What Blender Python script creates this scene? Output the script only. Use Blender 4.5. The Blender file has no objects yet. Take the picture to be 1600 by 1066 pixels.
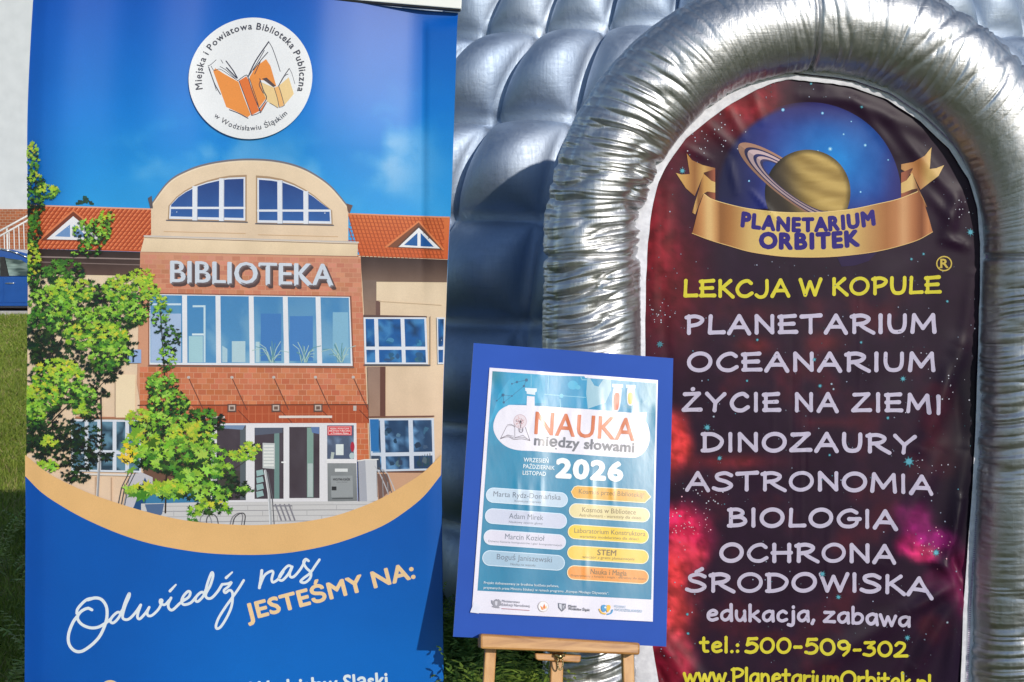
import bpy, bmesh, math, random
import numpy as np
from mathutils import Vector, Matrix
from mathutils.geometry import tessellate_polygon

random.seed(7)
RNG = np.random.RandomState(11)
SC = bpy.context.scene
COL = SC.collection
R = math.radians

# ------------------------------------------------------------ camera
CAM_H, PITCH, FPX = 1.42, R(4.2), 1935.0
cam_data = bpy.data.cameras.new("camera")
cam_data.sensor_width = 36.0
cam_data.lens = 36.0 * FPX / 1600.0
cam_data.clip_start, cam_data.clip_end = 0.05, 2000
cam = bpy.data.objects.new("camera", cam_data)
cam.location = (0, 0, CAM_H)
cam.rotation_euler = (R(90) - PITCH, 0, 0)
COL.objects.link(cam)
SC.camera = cam

# ------------------------------------------------------------ light
SUN_AZ, SUN_EL = R(29), R(24.0)         # azimuth measured to the right of straight behind the camera
to_sun = Vector((math.sin(SUN_AZ) * math.cos(SUN_EL), -math.cos(SUN_AZ) * math.cos(SUN_EL), math.sin(SUN_EL)))
world = bpy.data.worlds.new("World")
SC.world = world
world.use_nodes = True
wn = world.node_tree
bg = wn.nodes["Background"]
skytex = wn.nodes.new("ShaderNodeTexSky")
skytex.sky_type = 'NISHITA'
skytex.sun_disc = False
skytex.sun_elevation = SUN_EL
skytex.sun_rotation = math.atan2(to_sun.x, to_sun.y)
skytex.air_density, skytex.dust_density, skytex.ozone_density = 1.0, 0.2, 2.0
wn.links.new(skytex.outputs[0], bg.inputs[0])
bg.inputs[1].default_value = 0.11
sun_data = bpy.data.lights.new("sun", 'SUN')
sun_data.energy = 2.9
sun_data.angle = R(0.5)
sun_data.color = (1.0, 0.93, 0.83)
sun = bpy.data.objects.new("sun", sun_data)
sun.rotation_euler = (-to_sun).to_track_quat('-Z', 'Y').to_euler()
COL.objects.link(sun)
SC.view_settings.view_transform = 'Standard'
SC.view_settings.look = 'None'
SC.view_settings.exposure = 0.2
SC.view_settings.gamma = 1.0
SC.cycles.max_bounces = 8

# ------------------------------------------------------------ helpers
def lin(v):
    v = np.asarray(v, float) / 255.0
    return np.where(v <= 0.04045, v / 12.92, ((v + 0.055) / 1.055) ** 2.4)

GAIN = 0.97
def c8(r, g, b):
    return np.minimum(lin((r, g, b)) * GAIN, 0.86)

def lin8(a):
    return np.minimum(lin(np.clip(a, 0, 255)) * GAIN, 0.86)

def hashn(x, y, s):
    h = np.sin(x * 127.1 + y * 311.7 + s * 74.7) * 43758.5453
    return h - np.floor(h)

def vn(x, y, s=0):
    x = np.asarray(x, float); y = np.asarray(y, float)
    xi, yi = np.floor(x), np.floor(y)
    fx, fy = x - xi, y - yi
    fx = fx * fx * (3 - 2 * fx); fy = fy * fy * (3 - 2 * fy)
    a, b = hashn(xi, yi, s), hashn(xi + 1, yi, s)
    c, d = hashn(xi, yi + 1, s), hashn(xi + 1, yi + 1, s)
    return (a * (1 - fx) + b * fx) * (1 - fy) + (c * (1 - fx) + d * fx) * fy

def fbm(x, y, s=0, o=4):
    t = 0; amp = 0.5
    x = np.asarray(x, float); y = np.asarray(y, float)
    for i in range(o):
        c, q = math.cos(.7 + 1.3 * i), math.sin(.7 + 1.3 * i)
        t = t + amp * vn((x * c - y * q) * 2 ** i, (x * q + y * c) * 2 ** i, s + i * 13)
        amp *= 0.5
    return t / (1 - 0.5 ** o)

def sst(a, b, x):
    t = np.clip((np.asarray(x, float) - a) / (b - a), 0, 1)
    return t * t * (3 - 2 * t)

def tag(o, label=None, cat=None, group=None, kind=None):
    if label: o["label"] = label
    if cat: o["category"] = cat
    if group: o["group"] = group
    if kind: o["kind"] = kind
    return o

def empty(name, loc=(0, 0, 0)):
    o = bpy.data.objects.new(name, None)
    o.location = loc
    o.empty_display_size = 0.1
    COL.objects.link(o)
    return o

bpy.context.view_layer.update()
def link(name, me, mat=None, parent=None):
    o = bpy.data.objects.new(name, me)
    COL.objects.link(o)
    if mat:
        for m in (mat if isinstance(mat, (list, tuple)) else [mat]):
            me.materials.append(m)
    if parent:
        o.parent = parent
        root = parent
        loc = Vector((0, 0, 0))
        while root:
            loc += root.location
            root = root.parent
        me.transform(Matrix.Translation(-loc))   # meshes are authored in world space
    return o

def mesh_np(name, V, F, smooth=False):
    """V (n,3) array, F list of faces or (m,k) array"""
    me = bpy.data.meshes.new(name)
    V = np.asarray(V, np.float32)
    if isinstance(F, np.ndarray):
        m, k = F.shape
        me.vertices.add(len(V)); me.vertices.foreach_set("co", V.ravel())
        me.loops.add(m * k); me.loops.foreach_set("vertex_index", F.astype(np.int32).ravel())
        me.polygons.add(m)
        me.polygons.foreach_set("loop_start", np.arange(0, m * k, k, dtype=np.int32))
        me.update(calc_edges=True)
    else:
        me.from_pydata([tuple(v) for v in V], [], F)
    if smooth:
        me.polygons.foreach_set("use_smooth", np.ones(len(me.polygons), bool))
    me.update()
    return me

def grid_faces(nu, nv, wrap_v=False):
    """vertex index = i*nv + j"""
    i = np.arange(nu - 1)[:, None]
    j = np.arange(nv if wrap_v else nv - 1)[None, :]
    j2 = (j + 1) % nv
    a = i * nv + j; b = i * nv + j2; c = (i + 1) * nv + j2; d = (i + 1) * nv + j
    return np.stack([a, b, c, d], -1).reshape(-1, 4)

def bm_obj(name, bm, mat, parent=None, smooth=False, bevel=0):
    if bevel:
        bmesh.ops.bevel(bm, geom=list(bm.edges), offset=bevel, segments=2, affect='EDGES', profile=0.5)
    me = bpy.data.meshes.new(name)
    bm.to_mesh(me); bm.free()
    if smooth:
        me.polygons.foreach_set("use_smooth", np.ones(len(me.polygons), bool))
    return link(name, me, mat, parent)

def add_box(bm, c, s, rot=None):
    m = Matrix.Translation(c) @ (rot.to_4x4() if rot else Matrix()) @ Matrix.Diagonal((s[0], s[1], s[2], 1))
    return bmesh.ops.create_cube(bm, size=1, matrix=m)

def add_cyl(bm, a, b, r, n=12, r2=None):
    a, b = Vector(a), Vector(b)
    d = b - a
    m = Matrix.Translation((a + b) / 2) @ d.to_track_quat('Z', 'Y').to_matrix().to_4x4()
    return bmesh.ops.create_cone(bm, cap_ends=True, segments=n, radius1=r, radius2=r if r2 is None else r2, depth=d.length, matrix=m)

# ------------------------------------------------------------ pixel rays (used only to measure planes of the photograph)
_R = np.array([1, 0, 0.0]); _U = np.array([0, math.sin(PITCH), math.cos(PITCH)]); _F = np.array([0, math.cos(PITCH), -math.sin(PITCH)])
CAM = np.array([0, 0, CAM_H])
def rays(px, py):
    px = np.asarray(px, float)[..., None]; py = np.asarray(py, float)[..., None]
    return _R * (px - 800) / FPX - _U * (py - 533) / FPX + _F

def onY(px, py, Y):
    d = rays(px, py)
    return CAM + d * (Y / d[..., 1:2])
def vY(px, py, Y):
    return Vector(onY(px, py, Y).tolist())

class Surface:
    """a printed sheet: flat plane (O, n) bent by depth function w(px,py) in metres, positive = away from viewer.
    The bend is sampled on a lattice so that every printed layer follows exactly the same facets."""
    def __init__(self, O, n, w=None, lat=0):
        self.O = np.asarray(O, float); self.n = np.asarray(n, float) / np.linalg.norm(n); self.w = w; self.lat = lat
        if w and lat:
            self.gx = np.arange(-12, int(1640 / lat) + 2) * lat + 0.37; self.gy = np.arange(-16, int(1360 / lat) + 2) * lat + 0.37
            X, Y = np.meshgrid(self.gx, self.gy, indexing='ij')
            self.G = np.asarray(w(X.ravel(), Y.ravel())).reshape(X.shape)
    def wl(self, px, py):
        fx = np.clip((px - self.gx[0]) / self.lat, 0, len(self.gx) - 1.001); fy = np.clip((py - self.gy[0]) / self.lat, 0, len(self.gy) - 1.001)
        i, j = fx.astype(int), fy.astype(int); u, v = fx - i, fy - j; G = self.G
        return G[i, j] * (1 - u) * (1 - v) + G[i + 1, j] * u * (1 - v) + G[i, j + 1] * (1 - u) * v + G[i + 1, j + 1] * u * v
    def map(self, px, py, lay=0.0, smooth=False):
        px = np.asarray(px, float); py = np.asarray(py, float)
        d = rays(px, py)
        t = ((self.O - CAM) @ self.n) / (d @ self.n)
        P = CAM + d * t[..., None]
        w = 0.0
        if self.w: w = self.w(px, py) if (smooth or not self.lat) else self.wl(px, py)
        return P + self.n * np.asarray(lay - w + 0 * px)[..., None]
    def normals(self, px, py, e=0.8):
        a = self.map(px + e, py, 0, True) - self.map(px - e, py, 0, True)
        b = self.map(px, py + e, 0, True) - self.map(px, py - e, 0, True)
        N = np.cross(b, a)
        N /= np.linalg.norm(N, axis=-1, keepdims=True)
        N *= np.sign(N @ self.n)[..., None]
        return N

def clip_strip(polys, ax, lat):
    """cut convex polygons (lists of (x,y,z)) along the lattice lines of one axis"""
    out = []
    for P in polys:
        lo = min(p[ax] for p in P); hi = max(p[ax] for p in P)
        k = math.floor((lo - 0.37) / lat) + 1
        line = k * lat + 0.37
        while line < hi - 1e-6 and P:
            if line > lo + 1e-6:
                A, B = [], []
                n = len(P)
                for i in range(n):
                    p, q = P[i], P[(i + 1) % n]
                    a, b = p[ax] - line, q[ax] - line
                    if a <= 0: A.append(p)
                    if a >= 0: B.append(p)
                    if a * b < 0:
                        t = a / (a - b)
                        m = tuple(p[c] + (q[c] - p[c]) * t for c in range(3))
                        A.append(m); B.append(m)
                if len(A) > 2: out.append(A)
                P = B
            line += lat
        if len(P) > 2: out.append(P)
    return out

def oriented(F, P, N):
    a, b, c = P[F[0, 0]], P[F[0, 1]], P[F[0, 2]]
    return F if np.dot(np.cross(b - a, c - a), N[F[0, 0]]) > 0 else F[:, ::-1]

def set_col(me, C):
    at = me.color_attributes.new("Col", 'FLOAT_COLOR', 'POINT')
    A = np.ones((len(C), 4), np.float32); A[:, :3] = C
    at.data.foreach_set("color", A.ravel())

# ------------------------------------------------------------ flat artwork printed on a surface
_txt_cache = {}
def font_mesh(s, bold=0.0, shear=0.0, spacing=1.0, res=3):
    key = (s, bold, shear, spacing, res)
    if key in _txt_cache: return _txt_cache[key]
    cu = bpy.data.curves.new("tmp", 'FONT')
    cu.body = s; cu.size = 1; cu.offset = bold; cu.shear = shear; cu.space_character = spacing
    cu.resolution_u = res; cu.dimensions = '2D'; cu.fill_mode = 'FRONT'
    o = bpy.data.objects.new("tmp", cu)
    COL.objects.link(o)
    dg = bpy.context.evaluated_depsgraph_get()
    me = bpy.data.meshes.new_from_object(o.evaluated_get(dg))
    V = np.array([v.co[:2] for v in me.vertices]).reshape(-1, 2)
    F = [list(p.vertices) for p in me.polygons]
    bpy.data.objects.remove(o); bpy.data.curves.remove(cu); bpy.data.meshes.remove(me)
    _txt_cache[key] = (V, F)
    return V, F
CAPH = None

def catmull(P, n=7, closed=False):
    P = np.asarray(P, float)
    if closed:
        P = np.vstack([P[-1:], P, P[:2]])
    else:
        P = np.vstack([2 * P[0] - P[1], P, 2 * P[-1] - P[-2]])
    out = []
    for i in range(1, len(P) - 2):
        for k in range(n):
            t = k / n
            p0, p1, p2, p3 = P[i - 1], P[i], P[i + 1], P[i + 2]
            out.append(0.5 * (2 * p1 + (p2 - p0) * t + (2 * p0 - 5 * p1 + 4 * p2 - p3) * t * t + (3 * p1 - p0 - 3 * p2 + p3) * t ** 3))
    out.append(P[-2])
    return np.array(out)

class Art:
    def __init__(self, surf, z0=0.0003):
        self.s = surf; self.z = z0
        self.V = []; self.F = []; self.Z = []; self.FP = []; self.cols = []; self.n = 0
        self.big = []
    def up(self, d=0.000018):
        self.z += d
    def raw(self, V, F, color, z=None, big=None):
        V = np.asarray(V, float)
        z = self.z if z is None else z
        pid = len(self.cols); self.cols.append(color)
        tris = []
        for f in F:
            a = V[f]
            sh = 0.0
            for i in range(len(f)):
                x0, y0 = a[i]; x1, y1 = a[(i + 1) % len(f)]
                sh += x0 * y1 - x1 * y0
            if abs(sh) < 1e-9: continue
            tris.append(list(f) if sh < 0 else list(f)[::-1])
        if big is None:
            ext = V.max(0) - V.min(0)
            big = max(ext) > max(self.s.lat * 1.3, 8)
        if np.isscalar(z): z = np.full(len(V), z)
        (self.big if big else self.V).append((V, np.asarray(z, float), tris, pid))
    def poly(self, pts, color, holes=(), z=None, up=True, big=None):
        loops = [pts] + list(holes)
        V = [p for l in loops for p in l]
        T = tessellate_polygon([[Vector((p[0], p[1], 0)) for p in l] for l in loops])
        self.raw(V, [list(t) for t in T], color, z, big)
        if up and z is None: self.up()
    def rect(self, x0, y0, x1, y1, color, **k):
        self.poly([(x0, y0), (x1, y0), (x1, y1), (x0, y1)], color, **k)
    def ellipse(self, cx, cy, rx, ry, color, n=40, rot=0, **k):
        a = np.linspace(0, 2 * math.pi, n, endpoint=False)
        x, y = rx * np.cos(a), ry * np.sin(a)
        c, s = math.cos(rot), math.sin(rot)
        self.poly(list(zip(cx + x * c - y * s, cy + x * s + y * c)), color, **k)
    def stroke(self, P, w, color, z=None, cap=True, taper=None):
        P = np.asarray(P, float)
        keep = [0]
        for i in range(1, len(P)):
            if np.linalg.norm(P[i] - P[keep[-1]]) > 1e-6: keep.append(i)
        P = P[keep]
        if len(P) < 2: return
        T = np.gradient(P, axis=0); T /= np.linalg.norm(T, axis=1, keepdims=True) + 1e-12
        N = np.stack([-T[:, 1], T[:, 0]], 1)
        hw = np.full(len(P), w / 2.0)
        if taper is not None: hw = hw * np.interp(np.linspace(0, 1, len(P)), np.linspace(0, 1, len(taper)), taper)
        L = P + N * hw[:, None]; Rr = P - N * hw[:, None]
        zz = self.z if z is None else z
        V = list(L) + list(Rr); n = len(P)
        Z = list(zz + np.arange(n) * 3e-7) * 2
        F = [[i, i + 1, n + i + 1, n + i] for i in range(n - 1)]
        if cap:
            for e, sgn in ((0, -1), (n - 1, 1)):
                base = len(V); m = 5
                ang0 = math.atan2(N[e][1], N[e][0])
                for k in range(1, m):
                    a = ang0 - sgn * math.pi * k / m
                    V.append(P[e] + hw[e] * np.array([math.cos(a), math.sin(a)])); Z.append(Z[e])
                F.append([e] + [base + k for k in range(m - 1)] + [n + e])
        self.raw(np.array(V), F, color, np.array(Z))
        if z is None: self.up(8e-6)
    def text(self, s, p0, p1, h, color, bold=0.0, shear=0.0, spacing=1.0, upv=None, res=3, cap='H'):
        """fit string s between baseline points p0,p1 (pixels); cap height h"""
        V, F = font_mesh(s, 0, shear, spacing + 1.2 * bold, res)
        if len(V) == 0: return
        Hc = font_mesh(cap, 0, 0, 1.0, res)[0][:, 1]
        Hc = Hc.max()
        x0, x1 = V[:, 0].min(), V[:, 0].max()
        p0, p1 = np.array(p0, float), np.array(p1, float)
        ex = (p1 - p0) / (x1 - x0)
        if upv is None:
            upv = np.array([ex[1], -ex[0]]); upv /= np.linalg.norm(upv)
        ey = np.array(upv) * h / Hc
        Q = p0 + (V[:, :1] - x0) * ex + V[:, 1:] * ey
        self.heavy(Q, F, color, bold * h / Hc)
    def heavy(self, Q, F, color, b):
        """letters thickened by b pixels all round"""
        self.raw(Q, F, color)
        if b > .05:
            for k in range(8):
                a = math.pi / 4 * k
                self.raw(Q + np.array([math.cos(a), math.sin(a)]) * b, F, color, self.z + 1.2e-5 * (k + 1))
        self.up()
    def arc_text(self, s, c, r, a0, a1, h, color, bold=0.0, inward=False):
        """letters along a circle, from angle a0 to a1 (degrees, 0=right, 90=up)"""
        base = font_mesh("xx")[0][:, 0]; wxx = base.max() - base.min()
        adv = []
        for ch in s:
            q = font_mesh("x" + ch + "x")[0][:, 0]
            adv.append(q.max() - q.min() - wxx)
        tot = sum(adv); pos = 0
        Hc = font_mesh("H")[0][:, 1].max()
        k = h / Hc
        for ch, ad in zip(s, adv):
            m = (pos + ad / 2) / tot
            pos += ad
            if ch == ' ': continue
            V, F = font_mesh(ch)
            V = V.copy(); V[:, 0] -= (V[:, 0].min() + V[:, 0].max()) / 2
            a = R(a0 + (a1 - a0) * m)
            o = np.array([math.cos(a), -math.sin(a)])
            if inward:
                ey = -o; ex = np.array([-ey[1], ey[0]])
            else:
                ey = o; ex = np.array([-ey[1], ey[0]])
            Q = np.array(c) + o * r + V[:, :1] * ex * k + V[:, 1:] * ey * k
            self.heavy(Q, F, color, bold * k)
    def build(self, name, mat, parent, cut=None):
        # cut the large shapes on a grid so that they follow the bends of the sheet
        V = []; Z = []; F = []; FP = []; n = 0
        for (v, z, t, p) in self.V:
            V.append(v); Z.append(z); F += [[i + n for i in f] for f in t]; FP += [p] * len(t); n += len(v)
        lat = self.s.lat
        if self.big:
            bv, bz = [], []
            for (v, z, t, p) in self.big:
                for f in t:
                    ps = [[(v[i][0], v[i][1], z[i]) for i in f]]
                    if lat: ps = clip_strip(clip_strip(ps, 0, lat), 1, lat)
                    for q in ps:
                        F.append(list(range(n, n + len(q)))); FP.append(p); n += len(q)
                        bv += [c[:2] for c in q]; bz += [c[2] for c in q]
            V.append(np.array(bv)); Z.append(np.array(bz))
        V = np.vstack(V); Z = np.concatenate(Z)
        P = self.s.map(V[:, 0], V[:, 1], Z)
        N = self.s.normals(V[:, 0], V[:, 1])
        vp = np.zeros(len(V), int)
        for f, p in zip(F, FP):
            for i in f: vp[i] = p
        C = np.zeros((len(V), 3))
        for p, col in enumerate(self.cols):
            if callable(col):
                m = vp == p
                if m.any(): C[m] = col(V[m, 0], V[m, 1])
        const = np.array([(0, 0, 0) if callable(c) else c for c in self.cols])
        isc = np.array([not callable(c) for c in self.cols])
        m = isc[vp]; C[m] = const[vp[m]]
        me = mesh_np(name, P, F)
        set_col(me, C)
        me.polygons.foreach_set("use_smooth", np.ones(len(me.polygons), bool))
        me.normals_split_custom_set_from_vertices([tuple(x) for x in N])
        return link(name, me, mat, parent)

def gradY(y0, a, y1, b):
    a, b = np.array(a, float), np.array(b, float)
    return lambda x, y: lin8(a + (b - a) * np.clip((np.asarray(y) - y0) / (y1 - y0), 0, 1)[:, None] + 16 * (fbm(x / 16, y / 30, 17, 4)[:, None] - .5))
def stopsX(xs, cs, shear=0.0, y0=0):
    cs = np.array(cs, float)
    return lambda x, y: lin8(np.stack([np.interp(x + shear * (y - y0), xs, cs[:, k]) for k in range(3)], -1))

# ------------------------------------------------------------ materials
def new_mat(name, base=(0.5, 0.5, 0.5), rough=0.5, metal=0.0, spec=0.5):
    m = bpy.data.materials.new(name); m.use_nodes = True
    b = m.node_tree.nodes["Principled BSDF"]
    b.inputs["Base Color"].default_value = (*base, 1); b.inputs["Roughness"].default_value = rough
    b.inputs["Metallic"].default_value = metal; b.inputs["Specular IOR Level"].default_value = spec
    return m, m.node_tree, b

def noise_node(nt, scale, detail=4, rough=0.55, vec=None, dist=0.0, sc3=None):
    n = nt.nodes.new("ShaderNodeTexNoise")
    n.inputs["Scale"].default_value = scale; n.inputs["Detail"].default_value = detail
    n.inputs["Roughness"].default_value = rough; n.inputs["Distortion"].default_value = dist
    if vec is None:
        vec = nt.nodes.new("ShaderNodeTexCoord").outputs["Object"]
    if sc3:
        mp = nt.nodes.new("ShaderNodeMapping"); mp.inputs["Scale"].default_value = sc3[:3]
        if len(sc3) == 6:
            mp.inputs["Scale"].default_value = sc3[:3]; mp.inputs["Rotation"].default_value = sc3[3:]
        nt.links.new(vec, mp.inputs[0]); vec = mp.outputs[0]
    nt.links.new(vec, n.inputs["Vector"])
    return n

def ramp(nt, fac, stops):
    r = nt.nodes.new("ShaderNodeValToRGB")
    while len(r.color_ramp.elements) < len(stops): r.color_ramp.elements.new(0.5)
    for e, (p, c) in zip(r.color_ramp.elements, stops):
        e.position = p; e.color = (*c, 1)
    nt.links.new(fac, r.inputs[0])
    return r

def bump(nt, bsdf, h, strength=0.3, dist=0.01, prev=None):
    b = nt.nodes.new("ShaderNodeBump")
    b.inputs["Strength"].default_value = strength; b.inputs["Distance"].default_value = dist
    nt.links.new(h, b.inputs["Height"])
    if prev: nt.links.new(prev.outputs[0], b.inputs["Normal"])
    nt.links.new(b.outputs[0], bsdf.inputs["Normal"])
    return b

def noise_mat(name, c0, c1, scale, rough=0.6, sc3=None, bstr=0.0, bdist=0.005, metal=0, spec=0.5, detail=5, lo=0.35, hi=0.65):
    m, nt, b = new_mat(name, c0, rough, metal, spec)
    n = noise_node(nt, scale, detail, sc3=sc3)
    r = ramp(nt, n.outputs["Fac"], [(lo, c0), (hi, c1)])
    nt.links.new(r.outputs[0], b.inputs["Base Color"])
    if bstr: bump(nt, b, n.outputs["Fac"], bstr, bdist)
    return m

def print_mat(name, rough, spec=0.5, weave=0.0, wob=None, coat=0.0, sheen=0.0):
    """colour comes from the printed artwork; weave = fine cloth bump, wob = (scale3, strength, dist)"""
    m, nt, b = new_mat(name, (1, 1, 1), rough, 0, spec)
    a = nt.nodes.new("ShaderNodeAttribute"); a.attribute_name = "Col"
    n = noise_node(nt, 9.0, 6)
    mx = nt.nodes.new("ShaderNodeMix"); mx.data_type = 'RGBA'; mx.blend_type = 'MULTIPLY'; mx.inputs[0].default_value = 1.0
    r = ramp(nt, n.outputs["Fac"], [(0.3, (0.93, 0.93, 0.93)), (0.7, (1, 1, 1))])
    nt.links.new(a.outputs["Color"], mx.inputs[6]); nt.links.new(r.outputs[0], mx.inputs[7])
    g = noise_node(nt, 420.0, 3, 0.7)
    gr = ramp(nt, g.outputs["Fac"], [(0.25, (0.86, 0.86, 0.86)), (0.75, (1.0, 1.0, 1.0))])
    m3 = nt.nodes.new("ShaderNodeMix"); m3.data_type = 'RGBA'; m3.blend_type = 'MULTIPLY'; m3.inputs[0].default_value = 1.0
    nt.links.new(mx.outputs[2], m3.inputs[6]); nt.links.new(gr.outputs[0], m3.inputs[7])
    nt.links.new(m3.outputs[2], b.inputs["Base Color"])
    prev = None
    if wob:
        n2 = noise_node(nt, 1.0, 3, sc3=wob[0]); prev = bump(nt, b, n2.outputs["Fac"], wob[1], wob[2])
    if weave:
        n3 = noise_node(nt, 900.0, 2); bump(nt, b, n3.outputs["Fac"], weave, 0.0005, prev)
    if coat:
        b.inputs["Coat Weight"].default_value = coat; b.inputs["Coat Roughness"].default_value = 0.2
    if sheen:
        b.inputs["Sheen Weight"].default_value = sheen; b.inputs["Sheen Roughness"].default_value = 0.4
    return m
# ============================================================ SETTING
# ---- ground
g_mat, nt, b = new_mat("lawn soil", (0.05, 0.07, 0.02), 0.9)
n1 = noise_node(nt, 1.1, 6); n2 = noise_node(nt, 55.0, 5)
mx = nt.nodes.new("ShaderNodeMath"); mx.operation = 'ADD'
m2 = nt.nodes.new("ShaderNodeMath"); m2.operation = 'MULTIPLY'; m2.inputs[1].default_value = 0.6
nt.links.new(n2.outputs["Fac"], m2.inputs[0]); nt.links.new(n1.outputs["Fac"], mx.inputs[0]); nt.links.new(m2.outputs[0], mx.inputs[1])
rr = ramp(nt, mx.outputs[0], [(0.55, (0.035, 0.05, 0.010)), (0.80, (0.085, 0.11, 0.020)), (1.05, (0.15, 0.155, 0.04))])
nt.links.new(rr.outputs[0], b.inputs["Base Color"])
bump(nt, b, n2.outputs["Fac"], 0.8, 0.06)
gx = np.array([-400, -60, -30, -20, -10, -5, 0, 5, 10, 30, 400.0]); gy = np.array([-400, -40, -10, 0, 4, 8, 12, 18, 24, 30, 60, 400.0])
X, Y = np.meshgrid(gx, gy, indexing='ij')
V = np.stack([X, Y, 0 * X], -1).reshape(-1, 3)
tag(link("ground", mesh_np("ground", V, grid_faces(len(gx), len(gy))[:, ::-1]), g_mat), kind="structure")

asph = noise_mat("asphalt", (0.10, 0.10, 0.10), (0.17, 0.16, 0.15), 30, 0.9, bstr=0.3)
bm = bmesh.new(); add_box(bm, (-15, 30.2, 0.02), (60, 6.4, 0.04)); 
tag(bm_obj("parking_lane", bm, asph), kind="structure")
conc = noise_mat("concrete", (0.33, 0.31, 0.29), (0.44, 0.42, 0.39), 14, 0.85, bstr=0.2)
bm = bmesh.new(); add_box(bm, (-15, 26.9, 0.05), (60, 0.2, 0.10)); 
tag(bm_obj("kerb", bm, conc, bevel=0.01), kind="structure")

# ---- grass blades (uncountable): dense where the photograph sees the lawn
def blades(n, xy, hmin, hmax, wd):
    x, y = xy(n)
    n = len(x)
    h = RNG.uniform(hmin, hmax, n); a = RNG.uniform(0, 2 * math.pi, n)
    lean = RNG.uniform(0.1, 0.9, n) * h; la = RNG.uniform(0, 2 * math.pi, n)
    w = wd * RNG.uniform(0.6, 1.4, n)
    dx, dy = np.cos(a) * w, np.sin(a) * w
    lx, ly = np.cos(la) * lean, np.sin(la) * lean
    v = np.zeros((n, 5, 3))
    v[:, 0] = np.stack([x - dx, y - dy, 0 * x], -1); v[:, 1] = np.stack([x + dx, y + dy, 0 * x], -1)
    v[:, 2] = np.stack([x + dx * .8 + lx * .35, y + dy * .8 + ly * .35, h * .6], -1)
    v[:, 3] = np.stack([x - dx * .8 + lx * .35, y - dy * .8 + ly * .35, h * .6], -1)
    v[:, 4] = np.stack([x + lx, y + ly, h * RNG.uniform(.75, 1, n)], -1)
    t = RNG.uniform(0, 1, n)[:, None]; p = fbm(x * 0.9, y * 0.9, 3)[:, None]
    c = np.array([0.14, 0.21, 0.024]) * (1 - t) + np.array([0.30, 0.37, 0.055]) * t
    dry = (RNG.uniform(0, 1, n) < 0.10 + 0.12 * (p[:, 0] > .55))[:, None]
    c = np.where(dry, np.array([0.36, 0.31, 0.12]), c) * (0.75 + 0.5 * p)
    return v.reshape(-1, 3), np.repeat(c, 5, 0)
def blade_obj(name, parts, mat):
    V = np.vstack([p[0] for p in parts]); C = np.vstack([p[1] for p in parts])
    k = np.arange(len(V) // 5)[:, None] * 5
    q = (k + np.array([0, 1, 2, 3])[None]); t = k + np.array([3, 2, 4])[None]
    F = [tuple(f) for f in q.tolist()] + [tuple(f) for f in t.tolist()]
    me = mesh_np(name, V, F); set_col(me, C)
    return link(name, me, mat)
leaf_mat, nt, b = new_mat("grass blade", (0.1, 0.14, 0.03), 0.55, 0, 0.35)
a = nt.nodes.new("ShaderNodeAttribute"); a.attribute_name = "Col"
nt.links.new(a.outputs["Color"], b.inputs["Base Color"])
tr = nt.nodes.new("ShaderNodeBsdfTranslucent"); nt.links.new(a.outputs["Color"], tr.inputs[0])
ms = nt.nodes.new("ShaderNodeMixShader"); ms.inputs[0].default_value = 0.3
out = nt.nodes["Material Output"]
nt.links.new(b.outputs[0], ms.inputs[1]); nt.links.new(tr.outputs[0], ms.inputs[2]); nt.links.new(ms.outputs[0], out.inputs[0])

def strip(y0, y1, xl=-0.62, xr=-0.33):
    def f(n):
        y = y0 * (y1 / y0) ** RNG.uniform(0, 1, n)
        s = RNG.uniform(0, 1, n)
        return y * (xl + (xr - xl) * s), y
    return f
def rect_xy(x0, x1, y0, y1):
    return lambda n: (RNG.uniform(x0, x1, n), RNG.uniform(y0, y1, n))
grass_parts = [blades(26000, strip(3.6, 8.0, -.46, -.36), .03, .09, .0022), blades(26000, strip(8.0, 16, -.46, -.37), .04, .09, .004),
               blades(16000, strip(16, 26.7, -.47, -.37), .05, .10, .010), blades(9000, rect_xy(-4, -1.0, 2.6, 7), .04, .09, .004),
               blades(16000, rect_xy(-.7, .2, 2.6, 5.0), .04, .10, .0025), blades(8000, rect_xy(-.3, 1.9, 2.2, 3.2), .03, .08, .003)]
tag(blade_obj("grass", grass_parts, leaf_mat), "rough mown lawn grass on both sides of the tall library banner", "grass", kind="stuff")

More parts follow.
